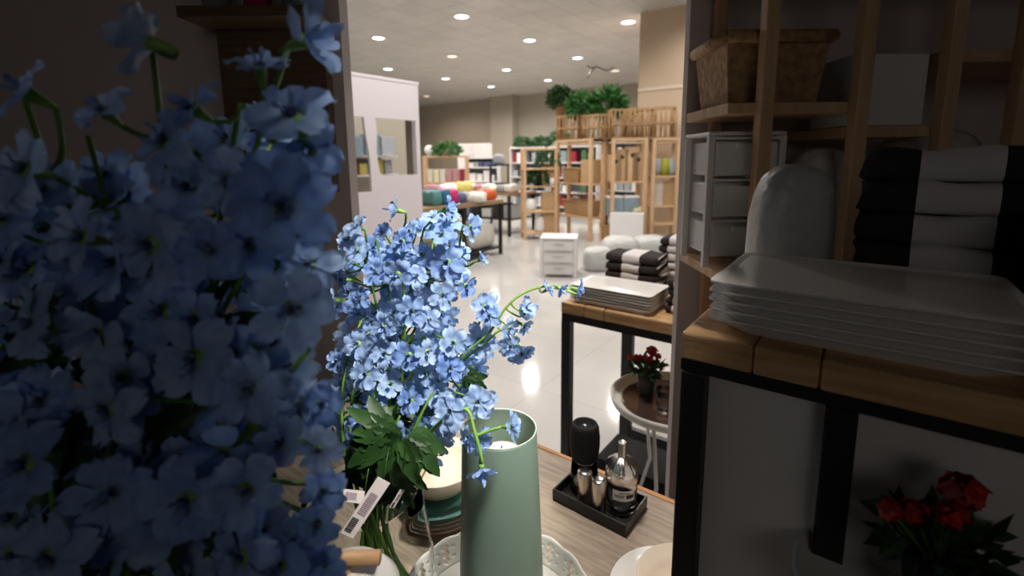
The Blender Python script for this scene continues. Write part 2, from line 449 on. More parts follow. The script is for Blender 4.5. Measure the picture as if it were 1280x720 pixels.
# ------------------------------------------------------------------ builders for display goods
def platter_mesh(Lx, Ly, h=0.02):
    mb = MB(); n = 6; rings = []
    def rr(hx, hy, r, z):
        out = []
        for cx, cy, s in ((hx - r, hy - r, 0), (-hx + r, hy - r, 1), (-hx + r, -hy + r, 2), (hx - r, -hy + r, 3)):
            for i in range(n + 1):
                t = (s + i / n) * PI / 2
                out.append((cx + r * math.cos(t), cy + r * math.sin(t), z))
        return out
    hx, hy = Lx / 2, Ly / 2
    prof = [(0.80, 0.0, 0.3), (0.86, 0.0, 0.3), (0.90, h * 0.45, 0.16), (0.93, h * 0.78, 0.11), (1.0, h * 0.86, 0.10), (1.0, h, 0.10), (0.985, h, 0.10), (0.93, h * 0.80, 0.12), (0.87, h * 0.76, 0.2)]
    for (sc_, z, rf) in prof:
        rings.append(rr(hx - (1 - sc_) * hy, hy * sc_, hy * rf + 0.004, z))
    vs = [v for r in rings for v in r]; k = len(rings[0]); fs = []
    for a in range(len(rings) - 1):
        for i in range(k):
            j = (i + 1) % k
            fs.append((a * k + i, a * k + j, (a + 1) * k + j, (a + 1) * k + i))
    fs.append(tuple(range(k - 1, -1, -1))); fs.append(tuple((len(rings) - 1) * k + i for i in range(k)))
    return mb.add(vs, fs, False).mesh('platter')

def platters(n, loc, rz, Lx, Ly, step, labels, grp):
    me = platter_mesh(Lx, Ly, 0.016 * Lx / 0.3 + 0.002)
    me.materials.append(M['ceramic'])
    for i in range(n):
        o = bpy.data.objects.new('platter', me); COL.objects.link(o)
        o.location = Vector(loc) + Vector((0, 0, i * step)); o.rotation_euler.z = rz + random.uniform(-.012, .012)
        o['label'] = labels(i, n); o['category'] = 'plate'; o['group'] = grp

def fold_mesh(Lx, Ly, h, amp=0.004, seed=0):
    rnd = random.Random(seed)
    mb = MB(); n = 28; m_ = 22; vs = []; fs = []
    ph = [rnd.uniform(0, 6) for _ in range(4)]
    for i in range(n + 1):
        x = (i / n - 0.5) * Lx
        ring = []
        for j in range(m_):
            t = 2 * PI * j / m_
            cy = math.copysign(abs(math.cos(t)) ** 0.35, math.cos(t)); cz = math.copysign(abs(math.sin(t)) ** 0.6, math.sin(t))
            sag = amp * math.sin(x * 40 + ph[0]) + amp * 0.7 * math.sin(x * 75 + ph[1] + cy)
            e = 1 - 0.35 * max(0, abs(i / n - 0.5) * 2 - 0.9) * 10 * 0.3
            ring.append((x + 0.004 * math.sin(t * 2 + ph[2]), cy * Ly / 2 * e, h / 2 + cz * h / 2 * e + (sag if cz > 0.2 else 0) * 0.8))
        vs += ring
    for i in range(n):
        for j in range(m_):
            k = (j + 1) % m_
            fs.append((i * m_ + j, i * m_ + k, (i + 1) * m_ + k, (i + 1) * m_ + j))
    fs.append(tuple(range(m_ - 1, -1, -1))); fs.append(tuple(n * m_ + j for j in range(m_)))
    return mb.add(vs, fs, True)

def towels(n, loc, rz, Lx, Ly, h, lab, grp, name='folded_towel', mt='towel', cat='towel', seed=0):
    for i in range(n):
        o = part(name, fold_mesh(Lx, Ly, h, 0.003, seed + i), M[mt], loc=Vector(loc) + Vector((random.uniform(-.004, .004), random.uniform(-.004, .004), i * h * 0.97)), rz=rz + random.uniform(-.06, .06))
        tag(o, lab(i, n), cat, grp)

def ordlab(base):
    names = ['bottom one', 'second from bottom', 'third from bottom', 'fourth from bottom', 'fifth from bottom', 'sixth from bottom']
    def f(i, n):
        return base + (', top one' if i == n - 1 else ', ' + names[i])
    return f

def blob(name, loc, sx, sy, sz, mt, label, cat, seed=0, amp=0.12, group=None, rz=0):
    rnd = random.Random(seed)
    bm = bmesh.new(); bmesh.ops.create_icosphere(bm, subdivisions=5, radius=1)
    k = [(Vector((rnd.uniform(-3, 3), rnd.uniform(-3, 3), rnd.uniform(-3, 3))), rnd.uniform(0, 6)) for _ in range(6)]
    for v in bm.verts:
        q = v.co.copy()
        d = sum(math.sin(q.dot(a) + ph) for a, ph in k) / 6 + sum(abs(math.sin(q.dot(a) * 2.6 + ph * 2)) for a, ph in k) / 14
        c = Vector((math.copysign(abs(q.x) ** 0.7, q.x), math.copysign(abs(q.y) ** 0.7, q.y), math.copysign(abs(q.z) ** 0.7, q.z)))
        c *= 1 + amp * d
        v.co = Vector((c.x * sx, c.y * sy, max(0, (c.z + 0.85) * sz)))
    me = bpy.data.meshes.new(name); bm.to_mesh(me); bm.free()
    me.polygons.foreach_set('use_smooth', [True] * len(me.polygons))
    o = part(name, me, mt, loc=loc, rz=rz)
    return tag(o, label, cat, group)

def carton(name, loc, rz, sx, sy, sz, mt, label, cat='box', group=None, lid=None):
    o = thing(name, label, cat, loc, rz, group) if lid else None
    mb = MB().box(-sx / 2, sx / 2, -sy / 2, sy / 2, 0, sz)
    if lid:
        part('body', mb, mt, o, 0.004)
        part('lid', MB().box(-sx / 2 - .006, sx / 2 + .006, -sy / 2 - .006, sy / 2 + .006, sz + 0.001, sz + sz * 0.12), lid, o, 0.004)
        return o
    return tag(part(name, mb, mt, None, 0.003, loc, rz), label, cat, group)

def drawer_cart(loc, rz, w_, d_, h_, label):
    t = thing('drawer_cart', label, 'drawer unit', loc, rz)
    r = 0.018 * w_ / 0.4
    for sx in (-1, 1):
        for sy in (-1, 1):
            part('leg', MB().box(sx * w_ / 2 - r, sx * w_ / 2 + r, sy * d_ / 2 - r, sy * d_ / 2 + r, 0, h_ * 0.97), M['white'], t, 0.002)
    part('top', MB().box(-w_ / 2 - r, w_ / 2 + r, -d_ / 2 - r, d_ / 2 + r, h_ * 0.97, h_), M['white'], t, 0.005)
    n = 3
    for i in range(n):
        z0 = h_ * (0.08 + i * 0.30); z1 = z0 + h_ * 0.25
        dr = part('drawer', MB().box(-w_ / 2 + r * 1.2, w_ / 2 - r * 1.2, -d_ / 2 - r * 0.6, d_ / 2 - r, z0, z1), M['frost'], t, 0.006)
        part('handle', MB().box(-w_ * 0.15, w_ * 0.15, -d_ / 2 - r * 1.8, -d_ / 2 - r * 0.6, z1 - h_ * 0.05, z1 - h_ * 0.02), M['white'], dr)
        part('rail', MB().box(-w_ / 2 + r, w_ / 2 - r, -d_ / 2 - r, -d_ / 2 + r * 0.3, z1 + h_ * 0.012, z1 + h_ * 0.03), M['white'], t)
    return t

def leafcluster(n, R, rz_, seed, size=0.05, flat=0.8, hang=0):
    rnd = random.Random(seed); mb = MB()
    for i in range(n):
        while True:
            p = Vector((rnd.uniform(-1, 1), rnd.uniform(-1, 1), rnd.uniform(-0.6, 1)))
            if 0.25 < p.length < 1: break
        c = Vector((p.x * R, p.y * R, p.z * rz_))
        d = (p + Vector((rnd.uniform(-.6, .6), rnd.uniform(-.6, .6), rnd.uniform(-.4, .6)))).normalized()
        s = d.cross(Vector((rnd.uniform(-1, 1), rnd.uniform(-1, 1), rnd.uniform(-1, 1)))).normalized()
        nn = d.cross(s)
        L_ = size * rnd.uniform(0.7, 1.3); Wd = L_ * 0.28
        vs = [c, c + d * L_ * .4 + s * Wd + nn * .06 * L_, c + d * L_ - nn * .15 * L_, c + d * L_ * .4 - s * Wd + nn * .06 * L_]
        mb.add(vs, [(0, 1, 2, 3)])
    return mb

def plant(name, loc, R, Hh, mt, label, seed, n=260, size=None, pot=None, potr=None, poth=0.12, cat='plant', group=None):
    t = thing(name, label, cat, loc, 0, group)
    potr = potr or R * 0.45
    part('pot', MB().lathe([(potr * 0.75, 0), (potr, poth), (potr * 1.06, poth), (potr * 0.95, poth * 0.9)], 20, cap0=True).lathe([(0.0, poth * .88), (potr * .96, poth * .88)], 20), pot or M['wicker'], t)
    f = leafcluster(n, R, Hh, seed, size or R * 0.42)
    f.xf(Matrix.Translation((0, 0, poth + Hh * 0.55)))
    part('foliage', f, mt, t)
    part('stems', MB().tube([(0, 0, poth * .8), (0.01, 0, poth + Hh * .5)], potr * 0.12, 6), M['stem'], t)
    return t

def lattice_basket(loc, rz, w_, d_, h_, label, mt='wicker', n=7, group=None):
    t = thing('lattice_basket', label, 'basket', loc, rz, group)
    r = 0.012
    part('base', MB().box(-w_ / 2, w_ / 2, -d_ / 2, d_ / 2, 0, 0.02), M[mt], t)
    for z in (h_ * 0.5, h_):
        mb = MB()
        for y in (-d_ / 2, d_ / 2): mb.box(-w_ / 2, w_ / 2, y - r, y + r, z - r, z + r)
        for x in (-w_ / 2, w_ / 2): mb.box(x - r, x + r, -d_ / 2 + r, d_ / 2 - r, z - r, z + r)
        part('hoop', mb, M[mt], t)
    mb = MB()
    for i in range(n):
        x = -w_ / 2 + w_ * i / (n - 1)
        for y in (-d_ / 2 - 0.004, d_ / 2 + 0.004):
            mb.tube([(x, y, 0.02), (x + 0.02 * (-1) ** i, y, h_ * .5), (x, y, h_)], 0.011, 6)
    for i in range(1, 4):
        y = -d_ / 2 + d_ * i / 4
        for x in (-w_ / 2 - .004, w_ / 2 + .004): mb.tube([(x, y, 0.02), (x, y, h_)], 0.011, 6)
    part('spindles', mb, M[mt], t)
    return t

def basket(loc, rz, w_, d_, h_, label, group=None):
    t = thing('wicker_basket', label, 'basket', loc, rz, group)
    mb = MB(); k = 0.86
    vs = []
    for (s, z) in ((k, 0), (1, h_), (0.94, h_), (k * 0.93, h_ * 0.1)):
        vs += [(-w_ / 2 * s, -d_ / 2 * s, z), (w_ / 2 * s, -d_ / 2 * s, z), (w_ / 2 * s, d_ / 2 * s, z), (-w_ / 2 * s, d_ / 2 * s, z)]
    fs = [(3, 2, 1, 0), (12, 13, 14, 15)]
    for a in range(3):
        for i in range(4):
            j = (i + 1) % 4
            fs.append((a * 4 + i, a * 4 + j, a * 4 + 4 + j, a * 4 + 4 + i))
    part('body', mb.add(vs, fs), M['wicker'], t, 0.01)
    rim = MB().tube([(-w_ / 2, -d_ / 2, h_), (w_ / 2, -d_ / 2, h_), (w_ / 2, d_ / 2, h_), (-w_ / 2, d_ / 2, h_), (-w_ / 2, -d_ / 2, h_)], 0.014, 8)
    part('rim', rim, M['wicker'], t)
    return t

def rack(loc, rz, w_, d_, h_, levels, label, p=0.045, mt='rack', group=None, name='storage_rack', cat='shelf', front=True):
    t = thing(name, label, cat, loc, rz, group)
    for x in (0, w_ - p):
        for y in (0, d_ - p):
            part('post', MB().box(x, x + p, y, y + p, 0, h_), M[mt], t, 0.003)
    for z in levels:
        part('shelf_board', MB().box(p * 0.2, w_ - p * 0.2, p * 0.3, d_ - p * 0.3, z - 0.03, z), M[mt], t, 0.003)
    part('top_rail', MB().box(0.001, w_ - 0.001, 0.002, p - 0.002, h_, h_ + 0.04).box(0.001, w_ - 0.001, d_ - p + .002, d_ - 0.002, h_, h_ + 0.04), M[mt], t, 0.003)
    return t

# ------------------------------------------------------------------ condiment set
tc_ = onz(748, 632, 0.75)
trc = (onz(692, 630, .75) + onz(806, 630, .75)) / 2 + Vector((0.0, 0.0, 0))
rzt = math.atan2(-0.086, 0.107)
tr = thing('condiment_tray', 'shallow black rectangular tray holding grinder, shakers and oil bottle', 'tray', (trc.x, trc.y, 0.75), rzt)
tw, td = 0.082, 0.050
part('tray_base', MB().box(-tw, tw, -td, td, 0, 0.005), M['blackgloss'], tr, 0.002)
part('tray_wall', MB().box(-tw, tw, -td, -td + 0.004, 0.005, 0.026).box(-tw, tw, td - 0.004, td, 0.005, 0.026).box(-tw, -tw + 0.004, -td + .004, td - .004, 0.005, 0.026).box(tw - 0.004, tw, -td + .004, td - .004, 0.005, 0.026), M['blackgloss'], tr, 0.001)
R3 = Matrix.Rotation(rzt, 3, 'Z')
def ontray(u, v): return Vector((trc.x, trc.y, 0.7552)) + R3 @ Vector((u, v, 0))
# grinder
g = thing('pepper_grinder', 'pepper grinder with a tall black cap and clear glass base in the black tray', 'pepper grinder', ontray(-0.046, 0.018))
part('glass_base', MB().lathe([(0.0, 0.0), (0.026, 0.0), (0.030, 0.004), (0.0295, 0.03), (0.0265, 0.068), (0.0245, 0.068), (0.0275, 0.03), (0.026, 0.008), (0.0, 0.008)], 32), M['glassjar'], g)
part('grinder_mechanism', MB().lathe([(0.0, 0.026), (0.012, 0.026), (0.014, 0.068)], 20), M['frost'], g)
part('salt_filling', MB().lathe([(0.0, 0.009), (0.024, 0.009), (0.024, 0.016), (0.0, 0.019)], 20), M['ceramic'], g)
part('grinder_cap', MB().lathe([(0.0, 0.069), (0.024, 0.069), (0.029, 0.078), (0.0315, 0.10), (0.0315, 0.12), (0.029, 0.142), (0.0255, 0.149), (0.0215, 0.149), (0.020, 0.143), (0.010, 0.141), (0.0, 0.141)], 40), M['blackmatte'], g)
part('cap_stud', MB().lathe([(0.0062, 0.141), (0.0055, 0.1455), (0.0, 0.147)], 20), M['chrome'], g)
# shakers
for k, (u, v, lb) in enumerate(((-0.022, -0.022, 'left steel shaker, the farther of the pair in the black tray'), (0.014, -0.028, 'right steel shaker, the nearer of the pair in the black tray'))):
    s = thing('steel_shaker', lb, 'shaker', ontray(u, v), 0, 'steel shakers')
    part('body', MB().lathe([(0.0, 0.0), (0.0135, 0.0), (0.0145, 0.002), (0.0145, 0.070), (0.0138, 0.0715)], 32, cap0=False), M['steel'], s)
    part('shaker_cap', MB().lathe([(0.0138, 0.0716), (0.0125, 0.0732), (0.006, 0.0742), (0.0, 0.0745)], 32), M['chrome'], s)
# oil bottle
b_ = thing('oil_bottle', 'glass oil bottle with a domed steel pourer cap in the black tray', 'bottle', ontray(0.044, 0.008))
part('glass_body', MB().lathe([(0.0, 0.0), (0.027, 0.0), (0.031, 0.005), (0.031, 0.070), (0.0285, 0.076), (0.027, 0.076), (0.0295, 0.070), (0.0285, 0.012), (0.02, 0.008), (0.0, 0.011)], 40), M['glassjar'], b_)
part('steel_collar', MB().lathe([(0.0312, 0.0705), (0.0322, 0.072), (0.0322, 0.090), (0.0312, 0.092)], 40), M['chrome'], b_)
dome = MB(); nn_ = 48; vs = []; fs = []
prof = [(0.0318, 0.092), (0.0312, 0.097), (0.027, 0.104), (0.019, 0.111), (0.009, 0.116)]
for (r, z) in prof:
    for i in range(nn_):
        rr = r * (1 + 0.05 * math.cos(16 * 2 * PI * i / nn_)); t = 2 * PI * i / nn_
        vs.append((rr * math.cos(t), rr * math.sin(t), z))
for k in range(len(prof) - 1):
    for i in range(nn_): fs.append((k * nn_ + i, k * nn_ + (i + 1) % nn_, (k + 1) * nn_ + (i + 1) % nn_, (k + 1) * nn_ + i))
part('pourer_dome', dome.add(vs, fs, True), M['chrome'], b_)
part('pourer_spout', MB().lathe([(0.009, 0.1155), (0.0078, 0.119), (0.0078, 0.146), (0.0065, 0.147), (0.0055, 0.140), (0.0, 0.140)], 24), M['steel'], b_)
lab = MB()
def curved(mb, r, t0, t1, z0, z1, n=10):
    vs = []; fs = []
    for i in range(n + 1):
        t = t0 + (t1 - t0) * i / n
        vs += [(r * math.cos(t), r * math.sin(t), z0), (r * math.cos(t), r * math.sin(t), z1)]
    for i in range(n): fs.append((2 * i, 2 * i + 2, 2 * i + 3, 2 * i + 1))
    return mb.add(vs, fs, True)
lb_ = part('label_sticker', curved(MB(), 0.0313, -2.35, -0.9, 0.040, 0.062), M['paper'], b_)
mb = MB(); t = -2.25
for k in range(14):
    wd = random.uniform(0.035, 0.07)
    if k < 7: curved(mb, 0.0316, -2.2 + k * .09, -2.2 + k * .09 + 0.05, 0.0475, 0.0535, 2)
    else: curved(mb, 0.0316, -1.9 + (k - 7) * .10, -1.9 + (k - 7) * .10 + 0.06, 0.0555, 0.0585, 2)
curved(mb, 0.0316, -1.5, -0.98, 0.046, 0.054, 4)
part('label_print', mb, M['ink'], lb_)

# ------------------------------------------------------------------ sage vase, candle, openwork tray
VX, VY = -0.022, 0.672
ot = thing('openwork_tray', 'round white enamel tray with a cut-out gallery rim under the sage green vase', 'tray', (-0.03, 0.625, 0.75))
RT_ = 0.135
part('tray_floor', MB().lathe([(0.0, 0.0), (RT_ * 0.93, 0.0), (RT_, 0.004), (RT_, 0.007), (0.0, 0.005)], 64), M['enamel'], ot)
def gallery(R, z0, z1, N, flare):
    mb = MB(); cells = 16; rows = 14
    def hole(u, v):   # u in 0..1 across a motif, v 0..1 height; keyhole and dots
        x = (u - 0.5) * 2; y = v
        if (x / 0.20) ** 2 + ((y - 0.27) / 0.13) ** 2 < 1: return True
        if (x / 0.20) ** 2 + ((y - 0.74) / 0.12) ** 2 < 1: return True
        if (x / 0.32) ** 2 + ((y - 0.50) / 0.11) ** 2 < 1 or (abs(x) < 0.10 and 0.25 < y < 0.75): return True
        if (abs(abs(x) - 0.68) < 0.12) and (abs(y - 0.32) < 0.06 or abs(y - 0.68) < 0.06): return True
        return False
    n = N * cells
    vid = {}
    vs = []; fs = []
    for i in range(n):
        for j in range(rows + 1):
            t = 2 * PI * i / n; v = j / rows
            sc = 0.004 * abs(math.sin(PI * i / cells)) if j == rows else 0
            r = R + flare * v
            vs.append((r * math.cos(t), r * math.sin(t), z0 + (z1 - z0) * v + sc))
    for i in range(n):
        for j in range(rows):
            if hole(((i + 0.5) % cells) / cells, (j + 0.5) / rows): continue
            k = (i + 1) % n
            fs.append((i * (rows + 1) + j, k * (rows + 1) + j, k * (rows + 1) + j + 1, i * (rows + 1) + j + 1))
    return mb.add(vs, fs, True)
ga = part('gallery_rim', gallery(RT_ - 0.001, 0.007, 0.05, 18, 0.012), M['enamel'], ot)
so = ga.modifiers.new('s', 'SOLIDIFY'); so.thickness = 0.0022; so.offset = 0

v = thing('sage_vase', 'tall sage green ceramic cylinder vase standing in the white openwork tray', 'vase', (VX, VY, 0.757))
part('vase_body', MB().lathe([(0.0, 0.0), (0.062, 0.0), (0.0665, 0.004), (0.0655, 0.06), (0.060, 0.2), (0.0565, 0.290), (0.0560, 0.292), (0.0548, 0.292), (0.0545, 0.290), (0.0575, 0.2), (0.062, 0.05), (0.0, 0.03)], 64), M['sage'], v)
part('rim_band', MB().lathe([(0.0558, 0.2925), (0.0565, 0.2935), (0.0555, 0.2945), (0.0545, 0.2930)], 64), mat('pale sage rim', (0.50, 0.62, 0.52), 0.3), v)
cd = thing('candle', 'white pillar candle inside the sage green vase', 'candle', (VX + 0.002, VY + 0.005, 0.789))
part('wax', MB().lathe([(0.0, 0.0), (0.036, 0.0), (0.036, 0.205), (0.033, 0.216), (0.02, 0.222), (0.0, 0.218)], 40), M['cream'], cd)
part('wick', MB().tube([(0, 0, 0.218), (0.001, 0, 0.228)], 0.0012, 6), M['ink'], cd)

# ------------------------------------------------------------------ bowl on teal plate on stacked plates
bc = onz(548, 583, 0.84); bx, by = bc.x, bc.y
z = 0.75
for i in range(3):
    o = part('side_plate', MB().lathe([(0.0, 0.0), (0.055, 0.0), (0.06, 0.003), (0.088, 0.012), (0.092, 0.0145), (0.090, 0.0150), (0.06, 0.006), (0.0, 0.004)], 64), M['pinkcream'], loc=(bx, by, z))
    tag(o, ordlab('pale stoneware plate stacked under the teal plate')(i, 3), 'plate', 'stacked stoneware plates'); z += 0.009
z += 0.006
o = part('teal_plate', MB().lathe([(0.0, 0.0), (0.05, 0.0), (0.055, 0.003), (0.092, 0.012), (0.098, 0.015), (0.096, 0.0160), (0.06, 0.006), (0.0, 0.004)], 64), M['teal'], loc=(bx, by, z))
tag(o, 'teal glazed plate between the cream bowl and the stoneware plates', 'plate')
z += 0.0045
o = part('cream_bowl', MB().lathe([(0.0, 0.0), (0.030, 0.0), (0.034, 0.004), (0.06, 0.022), (0.078, 0.046), (0.0845, 0.066), (0.083, 0.0675), (0.076, 0.046), (0.056, 0.024), (0.03, 0.008), (0.0, 0.006)], 64), M['cream'], loc=(bx, by, z))
tag(o, 'cream bowl with a glossy inside resting on the teal plate', 'bowl')

# ------------------------------------------------------------------ plate and bowl at the lower right
px_, py_ = 0.247, 0.658
o = part('serving_plate', MB().lathe([(0.0, 0.0), (0.055, 0.0), (0.062, 0.004), (0.09, 0.017), (0.098, 0.020), (0.097, 0.0215), (0.07, 0.010), (0.0, 0.006)], 72), M['ceramic'], loc=(px_, py_, 0.75))
tag(o, 'white wide-rimmed plate under the bowl right of the sage vase', 'plate')
o = part('serving_bowl', MB().lathe([(0.0, 0.0), (0.035, 0.0), (0.04, 0.004), (0.063, 0.022), (0.074, 0.05), (0.0725, 0.0515), (0.058, 0.024), (0.03, 0.010), (0.0, 0.007)], 72), M['cream'], loc=(px_ + 0.016, py_ - 0.01, 0.7562))
tag(o, 'white bowl resting on the wide-rimmed plate near the table corner', 'bowl')

# ------------------------------------------------------------------ glass vase and canister
GX, GY = -0.21, 0.60
gv = thing('glass_vase', 'clear belly-shaped glass vase holding the blue delphiniums', 'vase', (GX, GY, 0.75))
part('vase_glass', MB().lathe([(0.0, 0.0), (0.045, 0.0), (0.052, 0.004), (0.075, 0.03), (0.092, 0.07), (0.096, 0.11), (0.092, 0.16), (0.083, 0.22), (0.078, 0.25), (0.076, 0.25), (0.081, 0.22), (0.090, 0.16), (0.094, 0.11), (0.090, 0.07), (0.073, 0.033), (0.048, 0.012), (0.0, 0.010)], 56), M['glass'], gv)
cp = at(445, 698, 0.48)
gc = thing('glass_canister', 'glass canister with a bamboo bar handle on its white lid, in front of the bouquet', 'canister', (cp.x - 0.01, cp.y, 0.75))
hz = cp.z - 0.75
part('jar_body', MB().lathe([(0.0, 0.0), (0.044, 0.0), (0.048, 0.004), (0.048, hz - 0.045), (0.046, hz - 0.045), (0.046, 0.006), (0.0, 0.006)], 40), M['glass'], gc)
lid = part('jar_lid', MB().lathe([(0.0, hz - 0.044), (0.050, hz - 0.044), (0.051, hz - 0.036), (0.040, hz - 0.022), (0.015, hz - 0.014), (0.0, hz - 0.013)], 40), M['ceramic'], gc)
part('lid_handle', MB().tube([(-0.050, 0, hz), (0.034, 0.0, hz + 0.001)], 0.0070, 20), M['bamboo'], lid, label='bamboo bar handle')
part('handle_post', MB().tube([(0, 0, hz - 0.016), (0, 0, hz - 0.007)], 0.006, 12), M['bamboo'], lid)

# ------------------------------------------------------------------ delphiniums
def floret_meshes():
    out = []
    for sd in range(6):
        rnd = random.Random(100 + sd)
        mb = MB(); npet = 5 if sd % 3 else 6
        cup = [0.12, 0.25, 0.40, 0.15, 0.70, 0.3][sd]
        for layer, (cnt, R0, zz) in enumerate(((npet, 1.0, 0.0), (2, 0.26, 0.02))):
            for k in range(cnt):
                th = 2 * PI * k / cnt + rnd.uniform(-.14, .14) + layer * 0.5
                R = R0 * rnd.uniform(0.86, 1.08); wd = (0.37 if npet == 5 else 0.32) if layer == 0 else 0.14; wd *= rnd.uniform(0.88, 1.15)
                c = cup * rnd.uniform(0.6, 1.3) + layer * 0.5; tw = rnd.uniform(-.25, .25); ph = rnd.uniform(0, 6)
                nu, nv = 7, 6; vs = []; fs = []
                for i in range(nu + 1):
                    u = i / nu
                    for j in range(nv + 1):
                        q = (j / nv - 0.5) * 2
                        wv = wd * (0.16 + 0.84 * math.sin(PI * min(1, max(0, u * 0.92 - 0.10))) ** 0.9)
                        if u > 0.99: wv = wd * 0.40
                        x = R * u * (1 - 0.13 * (1 - abs(q)) * (u ** 6)) - 0.05 * abs(q) ** 3 * u * u
                        x += 0.035 * math.sin(q * 7 + ph) * u ** 3
                        y = q * wv
                        z_ = c * (u ** 1.2) * 0.8 - 0.24 * u ** 3 * (0.6 + 0.4 * math.sin(ph)) + 0.06 * math.sin(q * 5 + ph) * u * u + 0.07 * q * q * u + tw * q * wv + zz
                        z_ += 0.05 * math.sin(u * 9 + ph)
                        X = x * math.cos(th) - y * math.sin(th); Y = x * math.sin(th) + y * math.cos(th)
                        vs.append((X, Y, z_))
                for i in range(nu):
                    for j in range(nv):
                        a = i * (nv + 1) + j
                        fs.append((a, a + 1, a + nv + 2, a + nv + 1))
                mb.add(vs, fs, True)
        me = mb.mesh('floret'); me.materials.append(M['petal'])
        out.append(me)
    return out
FM = floret_meshes()
CAL = MB().lathe([(0.0, 0.02), (0.20, 0.02), (0.17, -0.18), (0.12, -0.42), (0.07, -0.62), (0.0, -0.64)], 10).mesh('calyx'); CAL.materials.append(M['calyx'])
_e = MB()
for k in range(9):
    t = k * 2.4; r = 0.05 + 0.012 * k
    _e.tube([(r * math.cos(t) * .5, r * math.sin(t) * .5, 0.04), (r * math.cos(t), r * math.sin(t), 0.20 + .01 * (k % 3))], 0.022, 5)
EYEM = _e.mesh('flower_eye'); EYEM.materials.append(M['eye'])

def add_floret(parent, P, face, size, rnd, mi=None):
    """P world centre, face world direction"""
    o = bpy.data.objects.new('floret', FM[mi if mi is not None else rnd.randrange(6)])
    COL.objects.link(o); o.parent = parent
    qt = Vector(face).normalized().to_track_quat('Z', 'Y')
    rot = qt.to_matrix() @ Matrix.Rotation(rnd.uniform(0, 6.28), 3, 'Z')
    o.matrix_local = Matrix.LocRotScale(Vector(P) - parent.location, rot.to_quaternion(), Vector((size, size, size)))
    for nm, me in (('calyx', CAL), ('flower_eye', EYEM)):
        c = bpy.data.objects.new(nm, me); COL.objects.link(c); c.parent = o
    return o

def bez(p0, p1, p2, n=12):
    return [(1 - t) ** 2 * p0 + 2 * t * (1 - t) * p1 + t * t * p2 for t in [i / n for i in range(n + 1)]]

def lobed_leaf(size, seed):
    rnd = random.Random(seed); mb = MB()
    lobes = [(-1.15, 0.55), (-0.62, 0.85), (0.0, 1.0), (0.6, 0.85), (1.1, 0.5)]
    for li, (ang, ln) in enumerate(lobes):
        L_ = size * ln * rnd.uniform(.9, 1.1); Wd = size * 0.15
        n = 8; vs = []; fs = []
        for i in range(n + 1):
            u = i / n
            w_ = Wd * (math.sin(PI * (0.12 + 0.88 * u)) ** 0.8) * (1 + 0.22 * (i % 2)) + 0.0008
            if i == n: w_ = 0.0004
            for s in (-1, 0, 1):
                x = L_ * u; y = s * w_
                z_ = -0.35 * L_ * u * u + (0.18 * Wd if s else -0.1 * Wd) + li * 0.0004
                vs.append((x * math.cos(ang) - y * math.sin(ang), x * math.sin(ang) + y * math.cos(ang), z_))
        for i in range(n):
            for s in (0, 1):
                a = i * 3 + s; fs.append((a, a + 1, a + 4, a + 3))
        mb.add(vs, fs, True)
    return mb

def make_stem(name_label, group, base, ctrl, tip, florets, leaves, r=0.0022, seed=0, fsize=1.0, mat_stem=None):
    """florets: list of (P, face, size, meshidx)"""
    rnd = random.Random(seed)
    t = thing('delphinium_stem', name_label, 'flower', base, 0, group)
    pts = bez(Vector(base), Vector(ctrl), Vector(tip), 16)
    mb = MB().tube([p - t.location for p in pts], r, 8, 0.5)
    for (P, fc, sz, mi) in florets:
        P = Vector(P); fc = Vector(fc).normalized()
        add_floret(t, P, fc, sz, rnd, mi)
        back = P - fc * sz * 0.6
        cand = [p for p in pts[4:] if p.z < back.z + 0.01] or pts[4:]
        near = min(cand, key=lambda p: (p - back).length + 0.3 * abs((back.z - p.z) - 0.02))
        near = min(pts[3:], key=lambda p: (p - back + Vector((0, 0, 0.015))).length)
        mid = (near + back) / 2 + Vector((0, 0, -0.15 * (near - back).length)) - fc * sz * 0.4
        mb.tube([q - t.location for q in bez(near, mid, back, 6)], r * 0.5, 6)
    part('stem', mb, mat_stem or M['stem'], t)
    for k, (P, d, up_, sz) in enumerate(leaves):
        lm = lobed_leaf(sz, seed * 7 + k)
        X = Vector(d).normalized(); Z = Vector(up_); Z = (Z - X * Z.dot(X)).normalized(); Y = Z.cross(X)
        Mx = Matrix((X, Y, Z)).transposed().to_4x4(); Mx.translation = Vector(P) - t.location
        part('leaf', lm.xf(Mx), M['leaf'], t)
    return t

